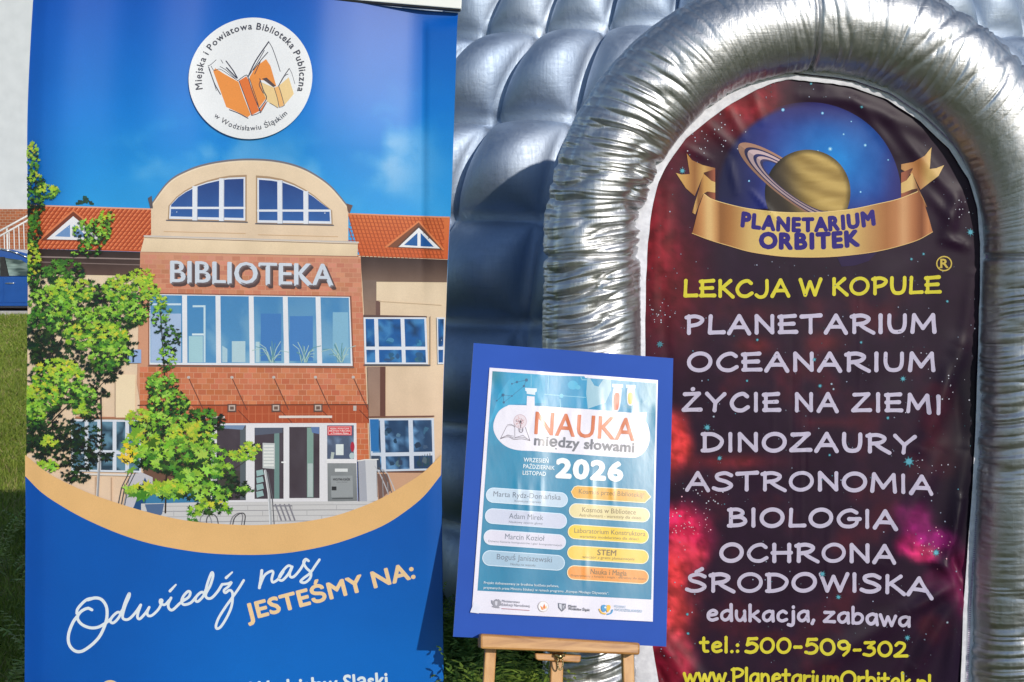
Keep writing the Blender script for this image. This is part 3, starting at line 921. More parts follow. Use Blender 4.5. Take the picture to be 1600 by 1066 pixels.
DG = lambda x, y: lin8(np.array([36, 66, 104.]) + np.array([70, 90, 100.]) * sst(.5, .72, fbm(x / 8, y / 11, 31))[:, None])
window([(577, 654), (678, 653), (680, 734), (580, 737)], [0, .2, .64, 1.0], [0, .68, 1.0], c8(206, 214, 230), DG, 7, 6)
A.poly([(578, 655), (592, 655), (592, 705), (580, 705)], c8(40, 112, 178)); A.poly([(580, 712), (594, 712), (595, 733), (581, 734)], c8(58, 72, 96))
A.stroke([(580, 738), (682, 736)], 2.0, c8(104, 66, 60))
for k in range(5): A.stroke([(656 + k * 4, 712 - k), (656 + k * 4, 730 - k)], 1.0, c8(60, 66, 76))
def reflections(x0, y0, x1, y1, n, cols):
    for k in range(n):
        rx, ry = RNG.uniform(3, min(8, (x1 - x0) / 2.2)), RNG.uniform(2.5, min(8, (y1 - y0) / 2.2))
        x, y = RNG.uniform(x0 + rx, x1 - rx), RNG.uniform(y0 + ry, y1 - ry)
        c = np.array(random.choice(cols)) + RNG.uniform(-8, 8, 3)
        m = RNG.randint(9, 13); a = np.sort(RNG.uniform(0, 6.28, m)); q = RNG.uniform(.75, 1, m)
        A.poly(list(zip(x + rx * q * np.cos(a), y + ry * q * np.sin(a))), lin8(c), z=A.z + RNG.uniform(0, 1.2e-5))
    A.up(3e-5)
for x0, x1 in ((593, 626), (634, 663)):
    reflections(x0, 526, x1, 543, 2, [(36, 98, 156), (60, 128, 178)]); reflections(x0, 548, x1, 567, 4, [(40, 92, 134), (60, 104, 130)])
for x0, x1 in ((600, 638), (646, 674)):
    reflections(x0, 660, x1, 704, 5, [(32, 56, 86), (84, 120, 148), (64, 98, 130)]); reflections(x0, 712, x1, 731, 4, [(44, 66, 90), (90, 110, 124)])
reflections(400, 684, 428, 690, 2, [(96, 90, 92), (70, 66, 70)]); reflections(455, 690, 478, 774, 4, [(64, 52, 60), (52, 42, 50)])
reflections(513, 684, 552, 715, 5, [(70, 78, 92), (110, 130, 150)])
# left wing windows
A.stroke([(120, 652), (214, 653)], 3.0, c8(176, 120, 92)); A.rect(181, 585, 182.3, 650, c8(196, 166, 138)); A.poly([(182, 585), (213, 585), (212, 652), (182, 652)], c8(240, 218, 184))
window([(112, 655), (222, 656), (222, 738), (112, 736)], [0, .22, .40, .62, .80, 1.0], [0, .62, 1.0], c8(214, 220, 232), lambda x, y: lin8(np.array([96, 136, 160.]) - np.array([52, 70, 76.]) * sst(.45, .6, fbm(x / 9, y / 9, 35))[:, None]), 6, 6)
A.rect(200, 546, 222, 567, c8(150, 176, 220)); A.rect(201, 553, 203, 566, c8(40, 60, 90)); A.rect(208, 556, 211, 566, c8(40, 60, 90))
A.stroke([(112, 740), (224, 742)], 3.0, c8(222, 214, 210))
A.rect(150, 744, 152, 790, c8(214, 176, 146)); A.rect(175, 745, 176.5, 800, c8(206, 168, 138))
A.stroke([(159, 622), (160, 700)], 2.4, c8(58, 48, 48)); A.stroke([(158, 695), (153, 780)], 4.0, c8(150, 148, 152)); A.stroke([(156.6, 695), (151.8, 780)], 1.2, c8(206, 206, 208))
# entrance
A.poly([(228, 660), (330, 660), (330, 790), (224, 800)], c8(112, 80, 66))
A.poly([(330, 661), (557, 661), (559, 786), (330, 788)], c8(226, 224, 230))
DK = lambda x, y: lin8(np.array([58, 46, 56.]) + np.array([26, 30, 30.]) * fbm(x / 10, y / 30, 41)[:, None])
A.rect(340, 664, 385, 781, DK); A.rect(376, 668, 385, 780, c8(88, 96, 104)); A.poly([(342, 664), (384, 664), (380, 671), (350, 669)], c8(120, 142, 176)); A.rect(343, 735, 376, 772, c8(66, 62, 58))
A.rect(398.5, 668, 443.5, 779, DK); A.rect(429, 668, 437, 779, c8(110, 140, 138)); A.poly([(399, 668), (442, 668), (442, 676), (399, 680)], c8(86, 92, 110))
for k in range(4):
    A.poly([(401, 735 + k * 11), (411, 733 + k * 11), (413, 741 + k * 11), (402, 744 + k * 11)], c8(150, 180, 182))
A.rect(452.5, 667, 499.5, 778, DK); A.rect(480, 668, 490, 777, c8(128, 158, 150)); A.rect(481, 724, 489, 776, c8(176, 190, 190)); A.poly([(486, 667), (499, 667), (499, 678), (488, 676)], c8(96, 122, 170))
A.stroke([(447, 722), (441, 722)], 2.2, c8(240, 240, 244))
A.poly([(411, 691.6), (430, 692.2), (430, 732.5), (411, 731)], c8(190, 194, 196))
for k in range(7): A.rect(412.5, 695 + k * 5, 428.5, 698.2 + k * 5, c8(222, 224, 222))
A.rect(511.5, 664.5, 553, 717, lambda x, y: lin8(np.array([80, 92, 118.]) + np.array([50, 62, 70.]) * sst(.5, .7, fbm(x / 8, y / 8, 44))[:, None] * sst(720, 670, y)[:, None]))
A.rect(512, 665.5, 550, 680, c8(214, 46, 58)); A.poly([(513, 666.5), (549, 666.5), (549, 679), (513, 679)], c8(238, 190, 190), holes=[[(513.8, 667.3), (548.2, 667.3), (548.2, 678.2), (513.8, 678.2)]])
A.text("MIEJSKA I POWIATOWA", (516, 670.8), (546, 670.8), 2.3, c8(246, 226, 226), bold=.02)
A.text("BIBLIOTEKA PUBLICZNA", (515, 674.3), (547, 674.3), 2.5, c8(246, 226, 226), bold=.02)
A.text("w Wodzisławiu Śląskim", (517, 677.8), (545, 677.8), 2.3, c8(246, 226, 226), bold=.02)
A.rect(525, 694, 537, 711, c8(222, 228, 228)); A.poly([(518, 706), (523, 707), (521, 717), (516.5, 717)], c8(180, 190, 186)); A.ellipse(551, 698, 3.2, 8, c8(176, 42, 66), n=18); A.ellipse(550, 712, 4, 5, c8(180, 196, 200), n=14)
A.rect(510, 717, 557, 723.5, c8(232, 230, 234))
A.poly([(512, 723.7), (557, 723.7), (558.5, 782.5), (512.5, 783.5)], gradY(724, (138, 142, 146), 783, (122, 126, 130)))
A.rect(523.5, 732, 543.5, 737, c8(222, 224, 226)); A.poly([(517, 743), (551, 743), (552, 776), (518, 777)], c8(152, 156, 160))
A.text("WRZUTNIA KSIĄŻEK", (520.5, 750.5), (547.5, 750.5), 3.2, c8(52, 52, 58), bold=.03)
A.text("czynna całą dobę", (526, 753.6), (543, 753.6), 1.5, c8(70, 70, 76)); A.rect(518.5, 760, 526, 766, c8(44, 46, 50)); A.stroke([(520, 779), (551, 778.5)], 1.4, c8(70, 72, 76))
# stone pier, steps and rails
A.poly([(560, 721), (571, 718.5), (589, 718), (591, 782), (562, 784)], c8(206, 206, 212)); A.poly([(560, 721), (571, 719), (574, 783), (562, 784)], c8(168, 170, 182)); A.stroke([(559, 720), (571, 718), (591, 717.5)], 1.6, c8(232, 230, 228))
A.poly([(590, 738), (682, 738), (682, 790), (591, 800)], c8(206, 160, 130)); A.poly([(590, 740), (606, 740), (612, 765), (592, 782)], c8(122, 92, 84))
for o in (0, 6, 12): A.stroke([(586 + o, 728 + o * .4), (594 + o, 740), (602 + o, 758), (609 + o, 776)], 1.6, c8(188, 188, 194) if o != 6 else c8(96, 92, 96))
for x in (589, 598, 606): A.stroke([(x, 736 + (x - 589)), (x + 1, 776)], 1.2, c8(150, 150, 156))
A.poly([(205, 742), (222, 737), (240, 745), (243, 800), (192, 800)], c8(196, 192, 200)); A.poly([(211, 790), (228, 745), (248, 790), (248, 812), (205, 800)], c8(34, 76, 124)); A.poly([(232, 770), (330, 770), (330, 790), (228, 790)], c8(60, 124, 168))
for o in (0, 5, 10): A.stroke([(186 + o, 790), (192 + o, 760), (203 + o, 738)], 1.5, c8(70, 70, 80))
A.poly([(222, 786), (330, 783.5), (560, 783), (640, 783), (640, 830), (222, 830)], c8(204, 202, 204))
for k, y in enumerate((789, 797, 805.5, 814)): A.stroke([(228, y + 1.4), (380, y), (620, y - 1)], 1.2, c8(150, 148, 154) if k % 2 else c8(176, 174, 178))
for k in range(16): A.stroke([(250 + k * 23, 789 + (k % 3) * 8), (250 + k * 23, 797 + (k % 3) * 8)], .9, c8(170, 168, 172))
A.poly([(228, 787), (258, 786), (255, 802), (246, 810), (232, 800)], c8(84, 108, 146))
for k in range(4):
    A.stroke([(431 + k * 7, 788), (440 + k * 7, 812)], 2.6, c8(132, 130, 140)); 
A.stroke([(428, 790), (456, 790)], 2.0, c8(132, 130, 140))
A.stroke([(415, 735), (421, 770), (424, 818)], 4.0, c8(172, 174, 180)); A.stroke([(419, 738), (426, 775), (429, 818)], 1.6, c8(96, 96, 104)); A.stroke([(413.8, 735), (419.4, 770), (422.4, 818)], 1.3, c8(222, 224, 228))
for cx in (320, 330):
    A.stroke(catmull([(cx - 6, 822), (cx - 5, 808), (cx + 3, 802.5), (cx + 10, 808), (cx + 13, 822)], 6), 1.7, c8(142, 142, 148) if cx == 320 else c8(84, 84, 92))
for cx in (370, 374):
    A.stroke(catmull([(cx - 10, 822), (cx - 6, 808), (cx + 4, 801), (cx + 10, 805), (cx + 8, 822)], 6), 1.7, c8(126, 124, 130) if cx == 370 else c8(70, 68, 76))
print("library prims", len(A.cols))

# ------------------------------------------------ maple foliage in the picture
LEAF = []
for k, (ang, r) in enumerate([(-90, .10), (-62, .62), (-50, .34), (-22, .95), (-6, .52), (20, .60), (36, 1.0), (52, .50), (68, .55), (90, 1.08), (112, .55), (128, .50), (144, 1.0), (160, .60), (186, .52), (202, .95), (230, .34), (242, .62)]):
    LEAF.append((r * math.cos(R(ang)), r * math.sin(R(ang))))
LEAF = np.array(LEAF)
CORE = np.array([LEAF.mean(0)])
PAL = {
    'dark': [(22, 44, 26), (30, 58, 28), (18, 36, 30), (40, 70, 30)],
    'shade': [(20, 28, 24), (26, 38, 28), (16, 24, 22)],
    'mid': [(62, 112, 36), (80, 138, 44), (54, 100, 38), (92, 150, 48)],
    'lit': [(130, 186, 54), (152, 202, 62), (118, 172, 54), (166, 212, 84)],
    'yel': [(160, 196, 56), (176, 204, 62), (148, 188, 52), (206, 206, 62)],
    'gold': [(226, 196, 40), (236, 206, 60)],
}
ZL = A.z
def leaf(x, y, r, pal, zf):
    c = np.array(random.choice(PAL[pal]), float) + RNG.uniform(-10, 10, 3)
    a = RNG.uniform(-.9, .9) + (math.pi if RNG.uniform() < .6 else 0)
    sq = RNG.uniform(.45, 1.0)
    L = LEAF * (r, r * sq) + RNG.uniform(-.05, .05, LEAF.shape) * r
    ca, sa = math.cos(a), math.sin(a)
    Q = np.stack([x + L[:, 0] * ca - L[:, 1] * sa, y - (L[:, 0] * sa + L[:, 1] * ca)], 1)
    Q[:, 0] = np.maximum(Q[:, 0], b_left(y) + .4)
    n = len(Q); ctr = Q.mean(0)
    V = np.vstack([Q, ctr])
    F = [[i, (i + 1) % n, n] for i in range(n)]
    z = ZL + 0.00005 + zf * 0.00035 + RNG.uniform(0, 3e-5)
    c2 = np.clip(c, 4, 250)
    if pal in ('lit', 'yel', 'mid') and r > 5:
        A.raw(V, F, lin8(c2 * RNG.uniform(.96, 1.0)), z, big=False)
        # veins
        tip = Q[9]; A.stroke([ctr, tip], .7, lin8(c2 * .86), z=z + 8e-6, cap=False)
    else:
        A.raw(V, F, lin8(c2), z, big=False)
def clump(cx, cy, rx, ry, n, r0, r1, mix, bias=1.0):
    for _ in range(int(n * 1.9)):
        t = RNG.uniform(0, 2 * math.pi); q = math.sqrt(RNG.uniform()) ** bias
        x, y = cx + rx * q * math.cos(t), cy + ry * q * math.sin(t)
        if x < b_left(y) + 1: x = b_left(y) + 1 + RNG.uniform(0, 6)
        # upper faces of every bough catch the light
        v = (cy - y) / ry + RNG.uniform(-1.0, 1.0)
        k = mix[0] if v < -.25 else (mix[1] if v < .35 else mix[2])
        zf = {'shade': .05, 'dark': .15, 'mid': .45, 'lit': .7, 'yel': .85, 'gold': .95}[k] + RNG.uniform(-.25, .25)
        if RNG.uniform() < .09: k = 'dark'
        leaf(x, y, RNG.uniform(r0, r1) * .88, k, max(zf, 0))
def twig(pts, w, c=(52, 40, 30)):
    A.stroke(catmull(pts, 5), w, c8(*c), z=ZL + .00004 + RNG.uniform(0, 3e-5), taper=[1, .35])
# boughs
for p, w in (([(44, 640), (80, 560), (120, 500), (190, 450)], 3), ([(44, 700), (100, 640), (150, 600)], 2.5), ([(60, 480), (100, 440), (120, 420)], 2), ([(44, 420), (56, 330), (58, 240)], 2),
             ([(260, 800), (262, 720), (262, 640), (256, 540), (252, 480)], 2.6), ([(262, 720), (300, 700), (340, 670)], 1.8), ([(265, 760), (310, 750), (360, 735), (392, 715)], 1.8), ([(150, 610), (180, 580)], 1.4)):
    twig(p, w)
DML = ('dark', 'mid', 'lit'); SDM = ('shade', 'dark', 'mid'); MLY = ('mid', 'lit', 'yel'); DMM = ('dark', 'mid', 'mid'); SSS = ('shade', 'shade', 'dark'); LYY = ('lit', 'yel', 'yel')
for cx0, cy0, rx0, ry0, n0 in ((70, 440, 34, 26, 60), (120, 470, 60, 34, 130), (190, 480, 50, 34, 90), (80, 530, 44, 40, 110), (150, 545, 60, 36, 120), (70, 600, 34, 50, 110), (118, 590, 44, 40, 80), (190, 540, 30, 26, 40), (70, 670, 34, 44, 90), (270, 690, 50, 50, 120), (300, 745, 44, 34, 80), (262, 620, 26, 30, 50)):
    clump(cx0, cy0, rx0, ry0, int(n0 * .6), 4, 7.5, ('dark', 'dark', 'shade'))
clump(54, 248, 11, 26, 40, 3, 5.5, MLY); clump(56, 285, 17, 16, 40, 3, 5.5, ('dark', 'mid', 'yel')); clump(78, 300, 18, 11, 34, 3, 6, MLY)
clump(54, 320, 18, 24, 60, 3.5, 6, SDM); clump(52, 360, 14, 26, 46, 3.5, 6, DMM); clump(52, 415, 12, 40, 60, 3.5, 6.5, ('dark', 'mid', 'yel'))
clump(147, 362, 32, 20, 85, 3, 6, DML); clump(168, 340, 12, 12, 20, 3, 5, MLY); clump(142, 388, 18, 14, 30, 3, 5.5, DML); clump(118, 396, 8, 4, 8, 2.5, 4, DML)
clump(100, 425, 34, 20, 80, 4, 7, DMM); clump(112, 455, 36, 22, 100, 4, 7, MLY); clump(80, 470, 36, 24, 90, 4, 7.5, DML); clump(150, 462, 26, 16, 44, 4, 6.5, SDM)
clump(198, 452, 36, 24, 110, 4, 7, MLY); clump(222, 432, 20, 13, 36, 3.5, 6, LYY); clump(236, 455, 16, 16, 30, 3.5, 6, LYY)
clump(190, 492, 46, 20, 120, 4, 7.5, DML); clump(120, 500, 54, 24, 140, 4, 7.5, DML); clump(62, 510, 24, 30, 80, 4, 7, SDM)
clump(150, 525, 52, 22, 130, 4.5, 8, MLY); clump(175, 556, 34, 22, 80, 4.5, 7.5, DML); clump(70, 548, 26, 26, 60, 4.5, 8, SSS); clump(170, 580, 22, 16, 34, 4, 7, SDM)
clump(90, 585, 42, 24, 110, 4.5, 8, MLY); clump(66, 620, 28, 22, 80, 5, 8, MLY); clump(120, 618, 34, 20, 70, 4.5, 7.5, DML); clump(58, 650, 22, 20, 60, 4.5, 8, DML)
clump(140, 640, 20, 18, 34, 4, 7, SDM); clump(160, 615, 12, 9, 12, 4, 6, SSS)
clump(60, 690, 24, 24, 70, 4.5, 8, SSS); clump(105, 680, 32, 26, 64, 4.5, 8, SSS); clump(110, 715, 46, 26, 84, 4, 7.5, SSS); clump(140, 690, 28, 24, 40, 4, 7, SSS); clump(165, 712, 18, 7, 14, 4, 7, SSS); clump(120, 745, 22, 9, 20, 4, 7, SSS)
clump(78, 690, 14, 8, 10, 5, 8, ('yel', 'yel', 'yel')); clump(76, 728, 18, 10, 16, 5, 8, LYY); clump(126, 640, 10, 8, 8, 5, 8, LYY)
clump(256, 500, 16, 26, 34, 3, 5.5, DML); clump(270, 530, 14, 22, 34, 3, 5.5, SDM); clump(262, 560, 16, 20, 30, 3, 5.5, DML); clump(248, 470, 14, 12, 20, 3.5, 5.5, MLY)
clump(256, 600, 26, 20, 70, 4, 6.5, DML); clump(265, 630, 32, 20, 90, 4, 7, DML); clump(218, 652, 18, 14, 28, 4, 7, LYY); clump(250, 662, 44, 20, 110, 4.5, 8, DML)
clump(320, 658, 34, 20, 80, 4.5, 7.5, SDM); clump(300, 680, 40, 22, 100, 5, 9, MLY); clump(225, 690, 28, 18, 40, 6, 11, MLY); clump(200, 706, 14, 16, 16, 6, 9, ('gold', 'gold', 'yel'))
clump(275, 715, 50, 26, 120, 5.5, 10, DML); clump(330, 715, 26, 26, 60, 5, 9, DML); clump(232, 715, 24, 18, 30, 6, 11, DML); clump(345, 735, 26, 12, 30, 5, 8, ('dark', 'mid', 'lit'))
clump(380, 710, 22, 9, 30, 4.5, 7.5, LYY); clump(390, 698, 12, 8, 14, 4, 6.5, LYY); clump(398, 700, 12, 7, 10, 4, 6, LYY)
clump(222, 765, 22, 10, 18, 8, 14, MLY); clump(262, 765, 30, 13, 34, 7, 13, MLY); clump(300, 755, 34, 20, 60, 6, 11, DML); clump(330, 770, 30, 16, 40, 6, 10, DML); clump(385, 765, 14, 5, 8, 5, 8, DML)
clump(330, 790, 26, 12, 34, 5, 9, ('dark', 'mid', 'yel')); clump(305, 797, 10, 8, 10, 5, 8, MLY); clump(300, 815, 12, 5, 10, 4, 7, DMM); clump(355, 795, 8, 6, 10, 4, 7, DMM)
clump(360, 760, 30, 18, 30, 5, 8, SSS)
for x, y, r, p in ((215, 675, 15, 'lit'), (238, 690, 15, 'mid'), (300, 668, 14, 'yel'), (222, 770, 17, 'mid'), (262, 768, 18, 'lit'), (206, 733, 12, 'lit'), (283, 742, 14, 'mid'), (318, 712, 13, 'lit'), (322, 735, 13, 'lit')):
    leaf(x, y, r, p, 1.0)
picture_z = ZL + .0005
A.build("library_picture", vinyl, sheet, cut=8)

# ------------------------------------------------ orange wave and lower blue field
up_arc = catmull([(38.9, 711), (80, 741), (135, 767.5), (180, 783.5), (225, 797), (270, 808), (315, 815), (382, 819.5), (430, 818.5), (472.5, 815), (520, 806.5), (562.5, 792.5), (600, 776), (630, 758.5), (662, 737), (690, 709.5)], 5)
lo_arc = catmull([(38.9, 744), (62, 766), (90, 785.5), (130, 808), (180, 830), (225, 845), (270, 855), (325, 863), (382.5, 866), (430, 865), (472.5, 860), (520, 850), (562.5, 836), (600, 820), (630, 801), (662, 775), (689, 742)], 5)
B_ = Art(BS, picture_z)
B_.poly([tuple(p) for p in up_arc] + [(689.5, 742)] + [(b_right(y) - .5, y) for y in (800, 900, 1000, 1066, 1150, 1240)] + [(b_left(y) + .5, y) for y in (1240, 1150, 1066, 1000, 900, 800)], lambda x, y: lin8(low_col(x, y)))
B_.poly([tuple(p) for p in up_arc] + [tuple(p) for p in lo_arc[::-1]], lambda x, y: lin8(np.array([231, 184, 124.]) + 6 * (fbm(x / 40, y / 40, 3)[:, None] - .5)))
B_.build("orange_wave", vinyl, sheet, cut=8)
wave_z = B_.z

# ------------------------------------------------ round logo
L_ = Art(BS, wave_z)
lx = lambda X: 280 + X / 4.843
ly = lambda Y: 10 + Y / 4.843
Lp = lambda pts: [(lx(x), ly(y)) for x, y in pts]
cx, cy = lx(538), ly(540)
L_.ellipse(cx, cy, 97.6, 96.4, c8(238, 239, 244), n=96)
ORG, ORG2, CRM = c8(240, 150, 70), c8(232, 122, 56), c8(240, 208, 150)
L_.poly(Lp([(262, 462), (330, 505), (445, 570), (490, 690), (545, 822), (520, 842), (440, 800), (355, 762), (300, 620), (248, 486)]), ORG)
L_.poly(Lp([(448, 562), (505, 528), (525, 560), (610, 795), (552, 826)]), ORG2)
L_.poly(Lp([(530, 535), (575, 455), (655, 398), (690, 450), (738, 605), (720, 612), (640, 560), (615, 560), (640, 660), (660, 700), (605, 775), (560, 660)]), ORG)
L_.poly(Lp([(612, 790), (660, 725), (664, 735), (622, 800)]), ORG2)
L_.poly(Lp([(612, 570), (720, 618), (752, 700), (756, 772), (670, 722), (640, 660)]), CRM)
L_.poly(Lp([(722, 618), (752, 606), (772, 650), (798, 756), (762, 765), (748, 690)]), c8(244, 186, 118))
L_.poly(Lp([(756, 604), (832, 540), (868, 650), (872, 668), (802, 752)]), CRM)
L_.poly(Lp([(626, 548), (662, 540), (735, 605), (715, 614)]), c8(92, 74, 72))
INK = c8(66, 66, 80)
def ink(pts, w, s=True):
    L_.stroke(catmull(Lp(pts), 5) if s else Lp(pts), w, INK)
ink([(212, 452), (260, 580), (308, 664)], 1.5); ink([(215, 470), (250, 560), (276, 636)], .8); ink([(208, 442), (225, 437), (268, 398)], .9)
ink([(230, 445), (255, 480), (300, 470), (380, 520), (440, 560)], .8); ink([(345, 408), (400, 480), (436, 540)], 1.8); ink([(305, 398), (322, 425)], .8); ink([(350, 460), (395, 505), (430, 540)], 2.0); ink([(300, 450), (350, 480), (420, 545)], .9)
ink([(440, 560), (500, 520), (520, 540), (560, 660), (622, 806)], 1.2); ink([(520, 530), (575, 410), (672, 264)], 2.0); ink([(528, 520), (590, 420), (640, 330)], 1.2); ink([(560, 480), (620, 400), (668, 345)], 1.4); ink([(570, 510), (610, 420)], 1.2)
ink([(672, 264), (700, 310), (735, 400), (766, 494)], 1.0); ink([(450, 565), (500, 690), (552, 826)], 1.1); ink([(530, 545), (590, 710), (612, 795)], .9); ink([(380, 783), (450, 810), (525, 850)], 1.4); ink([(552, 828), (590, 818), (620, 802)], 1.2)
ink([(610, 548), (640, 640), (664, 700), (612, 780)], 1.4); ink([(620, 810), (660, 740), (670, 722)], 1.0); ink([(612, 570), (608, 600), (640, 660)], 1.2)
ink([(756, 604), (790, 540), (835, 472)], 1.3); ink([(770, 580), (800, 530), (826, 515)], 1.1); ink([(835, 472), (855, 510), (880, 590)], .6); ink([(722, 618), (748, 700), (762, 768)], .9); ink([(756, 606), (775, 660), (802, 754)], .9); ink([(762, 768), (785, 764), (802, 752)], .9); ink([(690, 735), (720, 752), (752, 772)], .8)
L_.arc_text("Miejska i Powiatowa Biblioteka Publiczna", (cx, cy), 77.5, 194, -16.5, 10.4, c8(70, 70, 82), bold=.016)
L_.arc_text("w Wodzisławiu Śląskim", (cx, cy), 83.0, 226, 317, 8.0, c8(66, 68, 82), bold=.0, inward=True)
L_.build("round_logo", vinyl, sheet, cut=8)

# ------------------------------------------------ lettering on the lower field
T_ = Art(BS, wave_z)
sx = lambda X: 90 + X / 4.935
sy = lambda Y: 850 + Y / 4.935
WT = c8(226, 234, 246)
def script(pts, w=4.6, n=8, taper=None):
    T_.stroke(catmull([(sx(x), sy(y)) for x, y in pts], n), w, WT, taper=taper)
script([(272, 502), (240, 490), (195, 510), (165, 545), (165, 580), (200, 618), (260, 640), (320, 635), (375, 605), (420, 570)], 4.6)
script([(300, 410), (230, 425), (165, 490), (155, 530)], 4.4)
script([(165, 545), (125, 600), (92, 690), (95, 765), (135, 815), (190, 822), (260, 780), (325, 715), (365, 640), (388, 560), (385, 480), (350, 425), (300, 410), (240, 425)], 4.8)
script([(497, 525), (470, 520), (430, 555), (415, 590), (440, 600), (480, 560), (505, 505)], 4.2)
script([(505, 520), (530, 440), (560, 375), (560, 400), (530, 470), (510, 545), (520, 572), (560, 570), (610, 520), (650, 462)], 4.2)
script([(650, 462), (630, 520), (625, 558), (645, 568), (690, 520), (715, 480)], 4.2)
script([(715, 480), (700, 520), (708, 545), (740, 540), (790, 490), (815, 430), (800, 425), (802, 450), (835, 460), (870, 425)], 4.0)
script([(883, 408), (862, 455), (868, 490), (895, 500), (945, 455), (985, 420)], 4.2)
script([(875, 355), (920, 307)], 4.6, taper=[1, .6])
script([(975, 432), (1020, 400), (1030, 365), (1010, 360), (975, 400), (965, 440), (985, 460), (1035, 445), (1075, 400)], 4.2)
script([(1140, 372), (1115, 365), (1080, 395), (1070, 425), (1090, 435), (1130, 395), (1150, 345)], 4.2)
script([(1145, 370), (1165, 290), (1195, 215), (1205, 240), (1185, 310), (1150, 380), (1160, 410), (1195, 408), (1240, 360), (1275, 305)], 4.2)
script([(1275, 305), (1320, 300), (1345, 290), (1325, 320), (1290, 350), (1300, 370), (1330, 350), (1352, 365), (1355, 410), (1345, 480), (1310, 560), (1265, 630), (1235, 645), (1228, 620), (1250, 560), (1300, 480), (1350, 410), (1400, 340), (1440, 275)], 4.0)
script([(1305, 255), (1352, 212)], 4.4, taper=[1, .6])
ax = lambda X: 360 + X / 4.444
ay = lambda Y: 850 + Y / 4.444
def script2(pts, w=4.0):
    T_.stroke(catmull([(ax(x), ay(y)) for x, y in pts], 8), w, WT)
script2([(222, 180), (215, 240), (205, 300)], 4.6); script2([(207, 290), (240, 215), (285, 185), (300, 195), (290, 240), (300, 262), (335, 240), (370, 190)])
script2([(430, 155), (400, 150), (355, 200), (340, 240), (365, 248), (405, 205), (430, 155)]); script2([(432, 155), (415, 200), (420, 225), (445, 222), (490, 170), (525, 105)])
script2([(545, 115), (525, 103), (510, 125), (530, 165), (560, 195), (555, 235), (520, 265), (490, 258), (510, 235), (555, 200), (590, 150), (620, 107)])
T_.text("JESTEŚMY NA:", (388.5, 968.0), (649, 901.5), 24.5, c8(244, 208, 160), bold=0.035, spacing=1.0)
T_.text("Wodzisław Sląski", (392, 1087), (606, 1072), 22, c8(226, 236, 248), bold=0.028)
T_.ellipse(174, 1078, 17, 17, c8(240, 204, 150), n=40)
T_.ellipse(174, 1078, 12, 12, lambda x, y: lin8(low_col(x, y)), n=40)
T_.build("lettering", vinyl, sheet)

# ------------------------------------------------ metalwork of the stand
alu = noise_mat("brushed aluminium", (0.62, 0.63, 0.64), (0.75, 0.76, 0.77), 40, 0.35, metal=0.6, sc3=(1, 1, 30))
blk = noise_mat("black plastic", (0.02, 0.02, 0.022), (0.03, 0.03, 0.032), 30, 0.5)
white_rail = noise_mat("white rail", (0.80, 0.82, 0.78), (0.84, 0.85, 0.82), 12, 0.45)
RAILW = float(bw(np.array([600.]), np.array([4.]))[0])
def tilted_bar(name, p, q, dy, hz, mat, yoff):
    p, q = vY(*p, BN_Y), vY(*q, BN_Y)
    d = (q - p); L = d.length
    rot = Matrix.Rotation(-math.atan2(d.z, d.x), 3, 'Y')
    c = (p + q) / 2 + Vector((0, yoff, 0))
    bm = bmesh.new(); add_box(bm, c, (L, dy, hz), rot)
    return bm_obj(name, bm, mat, banner, bevel=.002)
tilted_bar("top_rail", (40, b_top(40) - 10.5), (720, b_top(720) - 10.5), .030, .024, white_rail, RAILW - .002)
tilted_bar("rail_shadow_bar", (42, b_top(42) - 1.0), (718, b_top(718) - 1.0), .018, .0040, blk, RAILW - .004)  # thin black bar standing in for the shadow line under the rail
bm = bmesh.new(); add_cyl(bm, (-0.67, BN_Y + .075, .08), (-0.67, BN_Y + .06, 2.02), .012, 16); bm_obj("pole", bm, alu, banner, True)
bm = bmesh.new(); add_box(bm, (-0.67, BN_Y + .05, .05), (1.06, .13, .09)); cas = bm_obj("base_cassette", bm, alu, banner, bevel=.015)
for s in (-1, 1):
    bm = bmesh.new(); add_box(bm, (-0.67 + s * .38, BN_Y, .006), (.05, .34, .010)); bm_obj("foot", bm, blk, cas, bevel=.003)
# ============================================================ INFLATABLE DOME
DC = np.array([0.80, 6.14, 1.0]); DR = 2.30
dome = empty("inflatable_dome", (0.80, 4.2, 0))
tag(dome, "silver quilted inflatable planetarium dome with a padded arch entrance", "inflatable dome")

